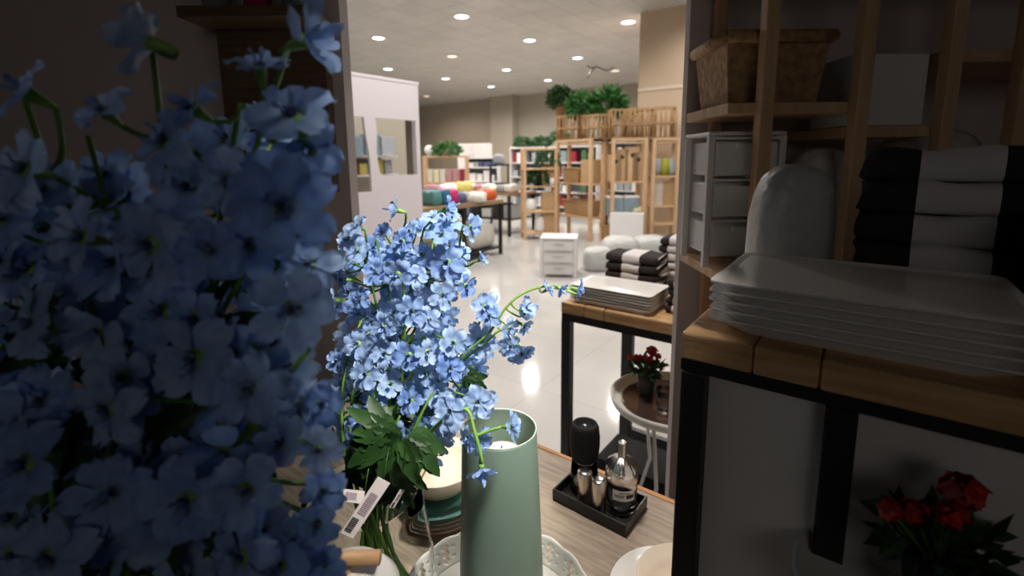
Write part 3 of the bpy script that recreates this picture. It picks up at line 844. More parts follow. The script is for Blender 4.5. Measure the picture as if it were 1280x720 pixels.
# prominent florets of the bouquet: pixel, radius in px, facing (image right, image up, towards viewer), depth offset
PROM = [(497, 263, 15, (-.9, .25, .2), 4), (558, 262, 16, (.9, .2, .3), 4), (588, 284, 17, (.8, -.15, .5), 2), (558, 328, 24, (.1, -.1, 1), 0),
        (553, 292, 20, (.0, .55, .8), 1), (448, 283, 15, (-.5, .4, .6), 2), (447, 313, 18, (-.2, .2, 1), 1), (513, 289, 14, (-.5, .4, .7), 3),
        (540, 273, 13, (.1, .8, .5), 2), (497, 343, 20, (-.3, -.1, 1), 1), (503, 302, 17, (-.4, .2, .9), 3), (600, 325, 10, (.9, .3, .2), 4),
        (582, 357, 15, (.7, -.1, .7), 2), (607, 384, 18, (.1, .1, 1), 0), (600, 424, 20, (.1, 0, 1), 3), (567, 428, 18, (-.1, .1, 1), 1),
        (514, 388, 20, (.0, .0, 1), 0), (480, 408, 17, (-.2, -.1, 1), 3), (447, 430, 19, (-.1, .2, 1), 1), (553, 368, 18, (.3, -.1, 1), 2),
        (450, 374, 17, (-.4, .1, .9), 0), (480, 442, 18, (.2, .1, 1), 3), (457, 467, 20, (-.1, .1, 1), 0), (511, 444, 19, (.1, -.1, 1), 1),
        (534, 440, 16, (.4, .1, .8), 2), (563, 460, 18, (.2, .1, 1), 0), (533, 467, 17, (-.3, .1, .9), 3), (451, 522, 19, (-.1, -.1, 1), 1),
        (447, 552, 17, (-.2, -.3, .8), 2), (470, 497, 17, (0, .2, 1), 3), (499, 543, 18, (-.3, -.2, .9), 0), (531, 536, 20, (-.1, 0, 1), 1),
        (534, 563, 17, (.1, -.4, .9), 3), (560, 520, 22, (.0, .1, 1), 0), (598, 503, 22, (.1, .0, 1), 1), (548, 492, 18, (-.1, .3, .9), 3),
        (551, 556, 15, (.3, -.3, .8), 2), (513, 500, 17, (-.2, .3, .9), 0), (488, 480, 17, (.2, .2, .9), 1), (535, 400, 16, (.3, .1, .9), 3),
        (470, 340, 17, (-.3, .2, .9), 2), (520, 345, 15, (.1, .2, .9), 3), (478, 290, 13, (-.3, .5, .6), 1), (528, 318, 16, (-.2, .1, 1), 1)]
def face_dir(f): return f[0] * RT + f[1] * UP - f[2] * fwd
def inpoly(x, y, P):
    c = False; n = len(P)
    for i in range(n):
        x1, y1 = P[i]; x2, y2 = P[(i + 1) % n]
        if (y1 > y) != (y2 > y) and x < (x2 - x1) * (y - y1) / (y2 - y1) + x1: c = not c
    return c
ENV = [(418, 300), (455, 292), (480, 300), (500, 290), (530, 275), (560, 280), (575, 300), (583, 340), (585, 370), (560, 400), (570, 410), (610, 415), (612, 440),
       (590, 470), (580, 500), (572, 545), (545, 575), (520, 575), (490, 560), (470, 570), (418, 575)]
rnd = random.Random(21)
FL = []
for (x, y, r, f, mi) in PROM:
    d = 0.655 + 0.02 * rnd.random()
    P = at(x, y, d)
    FL.append((P, face_dir(f), r * d / F * 1.16, mi))
pts2 = [(x, y) for (x, y, *_r) in PROM]
cnt = 0; tries = 0
while cnt < 125 and tries < 6000:
    tries += 1
    x = rnd.uniform(418, 615); y = rnd.uniform(270, 580)
    if not inpoly(x, y, ENV): continue
    dm = min(math.hypot(x - a, y - b) for a, b in pts2)
    if dm < 9: continue
    if 470 < x < 540 and y > 545 and rnd.random() < .5: continue
    pts2.append((x, y))
    d = rnd.uniform(0.69, 0.80)
    P = at(x, y, d)
    cx = 500
    f = ((x - cx) / 120 + rnd.uniform(-.5, .5), (420 - y) / 250 + rnd.uniform(-.4, .5), rnd.uniform(.4, 1))
    FL.append((P, face_dir(f), rnd.uniform(17, 22) * 0.7 / F, rnd.randrange(6)))
    cnt += 1
# twelve stems rising from the vase
mouth = Vector((GX, GY, 0.985))
tips = [(447, 300, .72), (470, 300, .76), (497, 290, .70), (500, 330, .80), (530, 285, .72), (553, 290, .76), (575, 330, .72), (452, 400, .70), (480, 390, .78), (520, 400, .72), (558, 400, .76), (590, 420, .72), (545, 480, .70), (455, 480, .74)]
stems = []
for i, (x, y, d) in enumerate(tips):
    stems.append([at(x, y, d), []])
for fl in FL:
    P = fl[0]
    k = min(range(len(stems)), key=lambda k: min((P - (mouth + (stems[k][0] - mouth) * t)).length for t in (0.35, .5, .65, .8, 1)))
    stems[k][1].append(fl)
for i, (tip, fls) in enumerate(stems):
    a = 2 * PI * i / len(stems)
    mo = mouth + Vector((0.045 * math.cos(a) + 0.01, 0.045 * math.sin(a), 0))
    base = Vector((GX + 0.012 + 0.066 * math.cos(a + 2.6), GY + 0.068 * math.sin(a + 2.6), 0.80))
    ctrl = mo * 2 - (base + tip) / 2
    ctrl = mo + (mo - base).normalized() * 0.10
    lv = []
    if i % 2 == 0:
        r = random.Random(i)
        for q in range(2):
            P = mo + (tip - mo) * r.uniform(0.12, 0.35)
            dd = Vector((r.uniform(-1, 1), r.uniform(-1, .2), r.uniform(-.3, .3)))
            lv.append((P, dd, (dd.x * .3, -0.6, 0.8), r.uniform(0.035, 0.05)))
    lab_ = 'upright blue delphinium stem packed with florets in the glass vase'
    make_stem(lab_, 'delphinium stems in the glass vase', base, ctrl, tip, fls, lv, 0.0032, seed=i + 1)
# arching branch to the right
b0 = Vector((GX + 0.01, GY + 0.02, 0.766))
D = 0.66
def arcstem(label, pix, fl, lvs, seed, r=0.0019, D=0.66, basepts=None):
    t = thing('delphinium_stem', label, 'flower', b0 + Vector((0.004 * seed, 0.003 * seed, 0)), 0)
    P = [at(x, y, d) for (x, y, d) in pix]
    base = t.location.copy()
    pts = [base, mouth + Vector((0.02, 0, 0))] + P
    # smooth
    sm = []
    for i in range(len(pts) - 1):
        p0 = pts[max(i - 1, 0)]; p1 = pts[i]; p2 = pts[i + 1]; p3 = pts[min(i + 2, len(pts) - 1)]
        for k in range(6):
            u = k / 6
            sm.append(0.5 * ((2 * p1) + (-p0 + p2) * u + (2 * p0 - 5 * p1 + 4 * p2 - p3) * u * u + (-p0 + 3 * p1 - 3 * p2 + p3) * u ** 3))
    sm.append(pts[-1])
    mb = MB().tube([q - base for q in sm], r, 8, 0.8)
    rn = random.Random(seed)
    for (x, y, rad, f, mi, d) in fl:
        C_ = at(x, y, d); fc = face_dir(f).normalized(); sz = rad * d / F
        add_floret(t, C_, fc, sz, rn, mi)
        back = C_ - fc * sz * 0.6
        near = min(sm[6:], key=lambda p: (p - back).length)
        mb.tube([q - base for q in bez(near, (near + back) / 2 - fc * sz * .3, back, 6)], r * 0.75, 6)
    part('stem', mb, M['calyx'], t)
    for (P_, d_, u_, s_) in lvs:
        lm = lobed_leaf(s_, seed * 3)
        X = Vector(d_).normalized(); Z = Vector(u_); Z = (Z - X * Z.dot(X)).normalized(); Y = Z.cross(X)
        Mx = Matrix((X, Y, Z)).transposed().to_4x4(); Mx.translation = Vector(P_) - base
        part('leaf', lm.xf(Mx), M['leaf'], t)
    return t
arcstem('arching delphinium branch reaching right toward the stacked platters', [(520, 520, .7), (575, 450, .67), (612, 415, .655), (632, 385, .65), (652, 368, .65), (680, 358, .65), (705, 363, .65), (722, 368, .65)],
        [(657, 385, 15, (.5, .4, .4), 4, .65), (684, 362, 13, (.8, .5, .2), 2, .645), (700, 361, 11, (.6, -.5, .4), 4, .645), (722, 362, 15, (.8, -.2, .3), 2, .65),
         (637, 410, 16, (.5, -.3, .8), 1, .65), (655, 392, 14, (.5, .5, .5), 5, .66)], [], 1)
arcstem('drooping delphinium branch beside the arching one, hanging over the aisle', [(525, 520, .7), (570, 460, .68), (605, 430, .665), (628, 412, .66), (645, 425, .655), (652, 435, .65)],
        [(638, 432, 18, (-.1, -.2, 1), 0, .645), (652, 442, 20, (.5, -.6, .6), 1, .65), (612, 395, 17, (-.2, .2, 1), 3, .65), (655, 408, 14, (.7, -.5, .5), 5, .65)], [(at(585, 470, .68), RT * .6 - UP * .5, -fwd, 0.035)], 2)
arcstem('low delphinium branch drooping over the sage green vase', [(520, 560, .68), (560, 520, .63), (583, 512, .61), (592, 535, .605), (600, 565, .60), (603, 578, .60)],
        [(638, 533, 21, (.85, .2, .35), 2, .60), (602, 585, 21, (.1, -.7, .5), 4, .60), (598, 552, 21, (.4, -.1, .9), 1, .61), (585, 548, 17, (-.6, -.1, .6), 3, .605), (598, 502, 22, (.0, .1, 1), 0, .615), (563, 512, 22, (-.1, .1, 1), 3, .61)], [], 3, 0.0028)
# leafy collar stem
lv = []
for (x, y, dx, dy, sz, d) in ((497, 548, -.9, -.5, .060, .60), (503, 552, -.3, -1, .066, .59), (490, 542, -1, -.05, .055, .61), (512, 548, .7, -.8, .060, .60), (480, 535, -.8, .5, .05, .62),
                             (470, 556, -.8, -.5, .05, .61), (520, 552, .75, -.9, .05, .60), (500, 575, .1, -1, .055, .60), (530, 470, .4, .3, .05, .75), (490, 520, -.3, .2, .07, .72), (520, 500, .3, .1, .07, .74), (455, 560, -.5, -.6, .05, .66)):
    lv.append((at(x, y, d), RT * dx + UP * dy - fwd * 0.15, -fwd + UP * .5 + RT * random.uniform(-.4, .4), sz))
make_stem('leafy delphinium stem whose dark lobed leaves hang over the vase mouth', None, Vector((GX - 0.02, GY - 0.02, 0.765)), mouth + Vector((0, 0, .03)), at(500, 520, .64), [], lv, 0.003, seed=77)

# price tags hanging on the bouquet
def price_tag(P, d_img, n_dir, L_, W_, label, seed):
    X = (RT * d_img[0] + UP * d_img[1]).normalized(); Z = Vector(n_dir).normalized(); Z = (Z - X * Z.dot(X)).normalized(); Y = Z.cross(X)
    Mx = Matrix((X, Y, Z)).transposed().to_4x4()
    t = thing('price_tag', label, 'price tag', P)
    part('tag_card', MB().box(0, L_, -W_ / 2, W_ / 2, -0.0003, 0.0003).xf(Mx), M['paper'], t)
    rn = random.Random(seed); mb = MB(); x = L_ * 0.70
    while x < L_ * 0.95:
        w2 = L_ * rn.uniform(0.012, 0.028); mb.box(x, x + w2, -W_ * 0.40, W_ * 0.12, 0.0004, 0.0006); x += w2 + L_ * 0.010
    part('tag_print', mb.xf(Mx), M['ink'], t)
    mb = MB(); x = L_ * 0.25
    while x < L_ * 0.62:
        w2 = L_ * rn.uniform(0.01, 0.02); mb.box(x, x + w2, -W_ * 0.30, W_ * 0.30, 0.0004, 0.0006); x += w2 + L_ * 0.012
    part('tag_barcode', mb.xf(Mx), M['inkgrey'], t)
    part('tag_string', MB().tube([(0, 0, 0), (X * 0.0 + Vector((0.004, 0.01, 0.03)))], 0.0003, 4), M['stem'], t)
price_tag(at(480, 600, .56), (-.55, -.82), -fwd + .2 * RT, 0.078, 0.0165, 'white price tag slanting down across the green stems', 3)
price_tag(at(455, 622, .56), (-1, .12), -fwd + .1 * UP, 0.035, 0.014, 'small white price tag at the photo edge behind the slanting tag', 5)
price_tag(at(503, 612, .60), (-.5, -.85), -fwd + .9 * RT, 0.026, 0.007, 'narrow white price tag seen edge-on by the glass vase rim', 8)

# ------------------------------------------------------------------ the nearer bouquet on the left, in the added dim bay
NB = Vector((-0.36, 0.27, 0))
nv = thing('ceramic_vase', 'dark ceramic vase below the nearest delphiniums at left', 'vase', (NB.x, NB.y, 0.75))
nv.location = (-0.345, 0.36, 0.75)
part('vase_body', MB().lathe([(0.0, 0.0), (0.06, 0.0), (0.075, 0.05), (0.07, 0.14), (0.05, 0.20), (0.055, 0.215), (0.050, 0.213), (0.045, 0.20), (0.0, 0.02)], 48), M['charcoal'], nv)
mouth2 = Vector((-0.345, 0.36, 0.955))
NF = []; np2 = []
for (x, y, r, f, mi) in PROM:
    X, Y = (x - 437) * 3.153, (y - 246) * 3.153
    if X > 395 or Y > 730: continue

    r2 = r * 3.153
    if X + r2 > 432: X = 432 - r2
    d = 0.30 + 0.02 * rnd.random()
    NF.append((at(X, Y, d), face_dir(f), r2 * d / F, mi)); np2.append((X, Y))
for (x, y, d) in ((402, 505, .37), (398, 562, .35), (405, 612, .38), (396, 655, .35), (404, 708, .37), (385, 740, .34)):
    NF.append((at(x, y, d), face_dir((.2, .1, 1)), 32 * d / F, (x + y) % 6)); np2.append((x, y))
cnt = tries = 0
while cnt < 135 and tries < 12000:
    tries += 1
    x = rnd.uniform(-70, 390); y = rnd.uniform(100, 780)
    top = 190 if x < 130 else (190 - (x - 130) * .55 if x < 250 else 125)
    if y < top + 30: continue
    if 365 < x and 400 < y < 480: continue
    if min(math.hypot(x - a, y - b) for a, b in np2) < 27: continue
    np2.append((x, y))
    d = rnd.uniform(0.33, 0.42)
    f = (rnd.uniform(-.6, .5), rnd.uniform(-.3, .6), rnd.uniform(.4, 1))
    NF.append((at(x, y, d), face_dir(f), rnd.uniform(42, 58) * 0.33 / F, rnd.randrange(6)))
    cnt += 1
tips2 = [(30, 120, .34), (110, 170, .36), (190, 60, .33), (230, 180, .38), (300, 130, .35), (360, 60, .33), (40, 330, .36), (130, 350, .38), (220, 330, .36), (330, 300, .38), (400, 420, .35), (60, 520, .36), (170, 520, .38), (280, 500, .36)]
st2 = [[at(*q), []] for q in tips2]
for fl in NF:
    P = fl[0]
    k = min(range(len(st2)), key=lambda k: min((P - (mouth2 + (st2[k][0] - mouth2) * t)).length for t in (.4, .6, .8, 1)) + 0.004 * len(st2[k][1]))
    st2[k][1].append(fl)
for i, (tip, fls) in enumerate(st2):
    a = 2 * PI * i / len(st2)
    mo = mouth2 + Vector((0.03 * math.cos(a), 0.03 * math.sin(a), 0))
    base = mouth2 + Vector((0.02 * math.cos(a + 3), 0.02 * math.sin(a + 3), -0.12))
    r = random.Random(50 + i); lv = []
    for q in range(3):
        P = mo + (tip - mo) * r.uniform(0.1, 0.7)
        dd = Vector((r.uniform(-1, 1), r.uniform(-.6, .6), r.uniform(-.6, .5)))
        lv.append((P, dd, (0.1, -0.8, 0.5), r.uniform(0.07, 0.10)))
    make_stem('blue delphinium stem in shade in the nearest bouquet at left', 'delphinium stems in the nearest bouquet', base, mo + (mo - base).normalized() * 0.12, tip, fls, lv, 0.0038, seed=200 + i)

# ------------------------------------------------------------------ back table goods
pc = onz(776, 366, 0.9)
pcA = (ca + 0.19, cb + 0.115)
platters(6, AB(pcA[0], pcA[1], 0.9), RZ, 0.33, 0.20, 0.0105, lambda i, n: ordlab('white rectangular platter stacked on the pine-topped table')(i, n), 'platters on the pine-topped table')
towels(4, AB(ca + 0.16, cb + 0.37, 0.9), RZ, 0.225, 0.16, 0.040, ordlab('black and white towel in the pile behind the platters'), 'towels behind the platters', seed=10)
towels(4, AB(ca + 0.44, cb + 0.16, 0.9), RZ, 0.12, 0.13, 0.032, ordlab('black and white towel beside the platters'), 'towels beside the platters', seed=20)
towels(6, AB(ca + 0.29, cb + 0.54, 0.9), RZ, 0.15, 0.13, 0.036, ordlab('black and white towel in the tallest rear pile'), 'towels in the tallest rear pile', seed=30)
towels(4, AB(ca + 0.46, cb + 0.42, 0.9), RZ, 0.15, 0.14, 0.036, ordlab('striped towel in the pile by the partition edge'), 'towels by the partition edge', seed=40)

# round white tray table with red flowers and glasses
rc = onz(838, 497, 0.60); rcx, rcy = rc.x, rc.y
rt = thing('tray_table', 'round white metal tray table with thin legs under the pine-topped table', 'side table', (rcx, rcy, 0))
part('tray_top', MB().lathe([(0.0, 0.575), (0.19, 0.575), (0.208, 0.578), (0.212, 0.605), (0.205, 0.607), (0.198, 0.585), (0.188, 0.5825), (0.0, 0.5825)], 64), M['enamel'], rt)
part('tray_inlay', MB().lathe([(0.0, 0.5828), (0.170, 0.5828), (0.172, 0.586), (0.166, 0.5862), (0.0, 0.5848)], 64), mat('brown mirror glass', (0.16, 0.10, 0.08), 0.08, 0.6), rt)
for k in range(3):
    a = k * 2 * PI / 3 - 1.75 - 0.5
    c_, s_ = math.cos(a), math.sin(a)
    part('leg', MB().tube([(0.15 * c_, 0.15 * s_, 0.575), (0.10 * c_, 0.10 * s_, 0.30), (0.20 * c_, 0.20 * s_, 0.004)], 0.0065, 8), M['enamel'], rt)

def red_pot(loc, s, label, mt_pot='charcoal'):
    t = thing('potted_geranium', label, 'potted plant', loc)
    part('pot', MB().lathe([(0.0, 0.0), (0.024 * s, 0.0), (0.034 * s, 0.095 * s), (0.031 * s, 0.095 * s), (0.029 * s, 0.085 * s), (0, 0.085 * s)], 28), M[mt_pot], t)
    rn = random.Random(5)
    part('foliage', leafcluster(90, 0.05 * s, 0.025 * s, 9, 0.035 * s).xf(Matrix.Translation((0, 0, 0.105 * s))), M['leaf'], t)
    for (x, y, z_, r) in ((0.018, 0, 0.17, 0.032), (-0.035, 0.0, 0.148, 0.022), (0.045, 0.02, 0.145, 0.02), (-0.01, -0.01, 0.155, 0.02), (-0.062, 0.0, 0.15, 0.018), (0.01, 0, 0.14, 0.024)):
        mb = MB()
        for k in range(26):
            d = Vector((rn.gauss(0, 1), rn.gauss(0, 1), rn.gauss(0, .8))).normalized()
            q = d.cross(Vector((rn.random(), rn.random(), rn.random()))).normalized(); e = d.cross(q)
            c_ = d * r * 0.55 * rn.uniform(.4, 1); L_ = r * .6
            mb.add([c_ - q * L_ * .7, c_ + e * L_ * .6 + d * L_ * .35, c_ + q * L_ * .7, c_ - e * L_ * .6 + d * L_ * .2], [(0, 1, 2, 3)], True)
        o_ = part('red_bloom', mb.xf(Matrix.Scale(s, 4)), M['red'], t, loc=(x * s, y * s, z_ * s))
        part('bloom_stalk', MB().tube([(-x * s * .8, -y * s * .8, -z_ * s + 0.09 * s), (0, 0, 0)], 0.0015 * s, 5), M['stem'], o_)
    return t
red_pot((rcx - 0.075, rcy + 0.045, 0.586), 1.0, 'red geranium in a dark pot on the round white tray table')
def tumbler(loc, label, s=1.0, group='glasses on the round tray table'):
    o = part('tumbler', MB().lathe([(0.0, 0.0), (0.024 * s, 0.0), (0.028 * s, 0.004), (0.027 * s, 0.03 * s), (0.031 * s, 0.05 * s), (0.032 * s, 0.085 * s), (0.030 * s, 0.085 * s), (0.029 * s, 0.05 * s), (0.024 * s, 0.012), (0.0, 0.010)], 12), M['glassthick'], loc=loc)
    tag(o, label, 'glass', group)
tumbler((rcx - 0.045, rcy - 0.075, 0.5863), 'left faceted glass tumbler before the red geranium')
tumbler((rcx + 0.035, rcy - 0.09, 0.5863), 'right faceted glass tumbler on the round tray table')
tumbler((rcx + 0.03, rcy + 0.00, 0.5863), 'rear glass tumbler on the round tray table')
t = plant('dark_flower', (rcx + 0.08, rcy + 0.08, 0.586), 0.04, 0.05, M['charcoal'], 'dark foliage plant at the right side of the round tray table', 3, n=60, pot=M['charcoal'], poth=0.09)

# ------------------------------------------------------------------ floor goods in the aisle
p = onz(700, 345, 0); drawer_cart((p.x, p.y + 0.1, 0), RZ * 0.25, 0.42, 0.36, 0.50, 'white three-drawer plastic cart standing alone on the shiny floor')
WB = [(746, 337, .19, .16, .17, 'white plastic wrapped bundle right of the drawer cart', 1), (775, 328, .26, .22, .20, 'low round-topped white bundle behind the platters', 2), (812, 322, .28, .2, .18, 'white bundle behind the striped towels', 3)]
for (x, y, sx, sy, sz, lb, sd) in WB:
    p = onz(x, y, 0); blob('wrapped_bundle', (p.x, p.y, 0), sx, sy, sz, M['sack'], lb, 'bundle', sd, group='white bundles on the floor')
p = onz(783, 303, 0); carton('white_box', (p.x, p.y, 0), RZ + 0.35, 0.56, 0.3, 0.52, M['white'], 'plain white carton standing in front of the pine racks')

# ------------------------------------------------------------------ white display booth with wavy openings (left)
NX = -EX
ba = -3.80
P0 = onp(521, 107, EX, ba); bR = P0.dot(EY); HT = P0.z
bt_ = thing('display_booth', 'tall white display panel with two wavy-edged openings at left', 'display stand', AB(ba, bR), math.atan2(0.8, 0.6) )
# local x runs along +EY (away), so the panel spans x from -2.2 to 0; local y = -EX side
def loc_b(px, py):
    q = onp(px, py, EX, ba); return q.dot(EY) - bR, q.z
xl0, zt = loc_b(466, 148); xr0, zt2 = loc_b(518, 150); _, zb = loc_b(500, 219)
xl1, zt1 = loc_b(380, 147); xr1, _ = loc_b(454, 147); _, zb1 = loc_b(445, 241)
mb = MB(); rows = 40
def wav(z, a): return a * math.sin((z - zb) / max(0.01, (zt - zb)) * PI * 1.7)
zs = sorted(set([0.0, zb1, zb, (zt + zt2) / 2, HT] + [zb1 + (zt - zb1) * i / rows for i in range(rows + 1)]))
vs = []; fs = []
ztop = (zt + zt2) / 2
for i in range(len(zs) - 1):
    z0, z1 = zs[i], zs[i + 1]; zm = (z0 + z1) / 2
    segs = [(-2.4, -2.4, 0, 0)]
    def bnd(fn): return fn(z0), fn(z1)
    L1 = lambda z: xl1; R1 = lambda z: xr1 + 0.05 * (ztop - z) / (ztop - zb1) + wav(z, 0.008)
    L2 = lambda z: xl0 + 0.05 * (ztop - z) / (ztop - zb) - wav(z, 0.018); R2 = lambda z: xr0
    cuts = []
    if zb1 < zm < ztop: cuts.append((L1, R1))
    if zb < zm < ztop: cuts.append((L2, R2))
    edges = [lambda z: -2.4]
    for (l_, r_) in cuts: edges += [l_, r_]
    edges.append(lambda z: 0.0)
    for k in range(0, len(edges), 2):
        e0, e1 = edges[k], edges[k + 1]
        o_ = len(vs); vs += [(e0(z0), 0, z0), (e1(z0), 0, z0), (e1(z1), 0, z1), (e0(z1), 0, z1)]; fs.append((o_, o_ + 1, o_ + 2, o_ + 3))
pn = part('front_panel', MB().add(vs, fs), M['pinkwhite'], bt_)
md = pn.modifiers.new('w', 'WELD'); md.merge_threshold = 0.0005
md = pn.modifiers.new('s', 'SOLIDIFY'); md.thickness = 0.03; md.offset = 0
part('side_panel', MB().box(-0.03, 0.0, 0.016, 0.07, 0, HT), M['pinkwhite'], bt_, 0.003)
part('side_panel', MB().box(-2.4, -2.37, 0.016, 0.07, 0, HT), M['pinkwhite'], bt_, 0.003)
part('top_board', MB().box(-2.41, 0.01, -0.02, 0.08, HT, HT + 0.03), M['pinkwhite'], bt_, 0.003)
# goods shelf behind the openings, seen through them
la = ba - 0.42
sh = thing('goods_shelf', 'white shelf with jars and packs seen through the booth openings', 'shelf', AB(la, bR + 0.05), math.atan2(0.8, 0.6))
_, zs1 = loc_b(500, 193); _, zs2 = loc_b(500, 216)
k_ = (5.3 + 0.9) / 5.0
lv_ = [1.45 + (1.45 - 1.45) * 0, ]
def zat(py, dist_a):  # height on the plane a = dist_a
    return onp(492, py, EX, dist_a).z
Z1, Z2 = zat(194, la), zat(217, la)
xs = onp(498, 200, EX, la).dot(EY) - bR - 0.05
part('back_board', MB().box(-2.4, 0.45, 0.36, 0.38, 0, 2.0), M['wall'], sh)
for z_ in (Z1, Z2, Z2 - 0.4): part('shelf_board', MB().box(-2.4, xs, 0.0, 0.355, z_ - 0.025, z_), M['white'], sh)
for x in (-2.43, xs): part('post', MB().box(x, x + 0.02, 0.3, 0.355, 0, 1.75), M['silver'], sh)
rb = math.atan2(0.8, 0.6)
def shloc(x, y, z_): return sh.location + Matrix.Rotation(rb, 3, 'Z') @ Vector((x, y, z_))
rn = random.Random(4)
x = -2.3
while x < xs - .05:
    col = rn.choice(['greycloth', 'darkred', 'silver', 'greyblue', 'olive', 'yellow', 'olive'] if x > -0.7 else ['lemon', 'silver', 'greyblue', 'white'])
    wd = rn.uniform(0.07, 0.12); hh = (Z1 - Z2) * rn.uniform(.5, .85)
    carton('jar_box', shloc(x + wd / 2, 0.12, Z2), rb, wd * .92, 0.12, hh, M[col], 'small packaged good on the shelf behind the booth opening', 'package', 'packages behind the booth openings')
    x += wd + 0.01
x = -2.3
while x < xs - .09:
    wd = rn.uniform(0.12, 0.2)
    carton('silver_bag', shloc(x + wd / 2, 0.14, Z1), rb, wd * .92, 0.1, rn.uniform(.16, .26), M[rn.choice(['silver', 'greyblue', 'silver'])], 'silvery grey bag on the upper shelf behind the booth opening', 'bag', 'silvery bags behind the booth openings')
    x += wd + 0.012

# ------------------------------------------------------------------ mid-floor dark table with textiles
fr = onz(628, 317, 0); fa, fb = fr.dot(EX), fr.dot(EY)
mt_ = thing('textile_table', 'brown-topped table on a black frame piled with coloured textiles', 'table', AB(0, 0), RZ)
th = onp(628, 249, EX, fa).z
part('tabletop', MB().box(fa - 0.8, fa + 0.02, fb - 1.75, fb + 0.02, th - 0.06, th), M['tablewood'], mt_, 0.005)
for (a, b) in ((fa - 0.02, fb - 0.02), (fa - 0.02, fb - 1.7), (fa - 0.75, fb - 0.02), (fa - 0.75, fb - 1.7), (fa - 0.02, fb - 0.85)):
    part('leg', MB().box(a - 0.022, a + 0.022, b - 0.022, b + 0.022, 0, th - 0.06), M['black'], mt_)
part('lower_shelf', MB().box(fa - 0.77, fa + 0.0, fb - 1.72, fb - 0.0, 0.10, 0.13), M['black'], mt_)
for k, (db, hh, m_, sy) in enumerate(((0.36, 0.36, 'bed', .30), (1.0, 0.26, 'lemon', .28))):
    o = part('folded_duvet', fold_mesh(0.60, sy * 2, hh, 0.008, 60 + k), M[m_], loc=AB(fa - 0.38, fb - db, 0.131), rz=RZ)
    tag(o, ['folded cream duvet on the lower shelf, table right end', 'folded pale yellow duvet on the lower shelf, left of the cream one'][k], 'bedding')
TX = [('tealcloth', 1.30, .18, .20), ('petrol', 1.12, .17, .20), ('magenta', 0.98, .20, .20), ('navy', 0.82, .17, .15), ('greycloth', 0.66, .16, .14), ('leafdull', 0.50, .15, .12), ('white', 0.38, .12, .10), ('orange', 0.14, .20, .15)]
TL = ['teal folded cloth at the left of the textile table', 'petrol blue folded cloth beside the magenta one', 'bright magenta folded cloth on the textile table', 'navy folded cloth right of the magenta one',
      'grey folded cloth in the middle of the textile table', 'grey green folded cloth near the table middle', 'white folded cloth left of the orange one', 'orange red folded cloth at the table right end']
for (mn, db, wd, hh), lb in zip(TX, TL):
    o = part('folded_textile', fold_mesh(0.32, wd * .95, hh, 0.01, len(lb)), M[mn], loc=AB(fa - 0.22, fb - db, th), rz=RZ)
    tag(o, lb, 'textile', 'textiles on the brown-topped table')
for k, (db, mn, lb) in enumerate(((0.55, 'bed', 'crumpled cream cloth at the front edge of the textile table'), (0.62, 'white', 'crumpled white cloth rear of the textile table'), (0.28, 'yellow', 'yellow cloth heap behind the orange textile'), (0.9, 'pink', 'pink cloth heap at the rear of the textile table'))):
    q = AB(fa - (0.04 if k == 0 else 0.56), fb - db, th); blob('crumpled_cloth', q, 0.15, 0.12, 0.075 if k == 0 else 0.14, M[mn], lb, 'textile', 30 + k, 0.2)

# ------------------------------------------------------------------ second table row further back
p = onz(690, 292, 0)
t2 = thing('back_display_table', 'dark-framed table of clutter behind the textile table', 'table', AB(0, 0), RZ)
qa, qb = -5.45, 7.2
part('tabletop', MB().box(qa - 1.8, qa, qb, qb + 0.9, 0.78, 0.83), M['tablewood'], t2)
for (a, b) in ((qa - 0.04, qb + .04), (qa - 1.76, qb + .04), (qa - 0.04, qb + .86), (qa - 1.76, qb + .86), (qa - 0.9, qb + .04)):
    part('leg', MB().box(a - .025, a + .025, b - .025, b + .025, 0, 0.78), M['black'], t2)
part('lower_shelf', MB().box(qa - 1.76, qa - 0.04, qb + .05, qb + .85, 0.3, 0.33), M['black'], t2)
rn = random.Random(11)
for k in range(9):
    o = part('folded_textile', fold_mesh(0.17, 0.3, rn.uniform(.08, .2), 0.01, 80 + k), M[['lemon', 'white', 'yellow', 'bed', 'pink', 'white', 'lemon', 'greycloth', 'bed'][k]], loc=AB(qa - 1.65 + k * 0.19, qb + 0.25, 0.83), rz=RZ)
    tag(o, 'pale folded cloth in the row on the far table behind the textiles', 'textile', 'pale cloths on the far table')
for k in range(6):
    carton('storage_bin', AB(qa - 1.55 + k * 0.28, qb + 0.35, 0.33), RZ, 0.22, 0.4, rn.uniform(.15, .3), M[['charcoal', 'greycloth', 'charcoal', 'white', 'charcoal', 'silver'][k]], 'dark bin on the lower shelf of the far table', 'bin', 'bins under the far table')

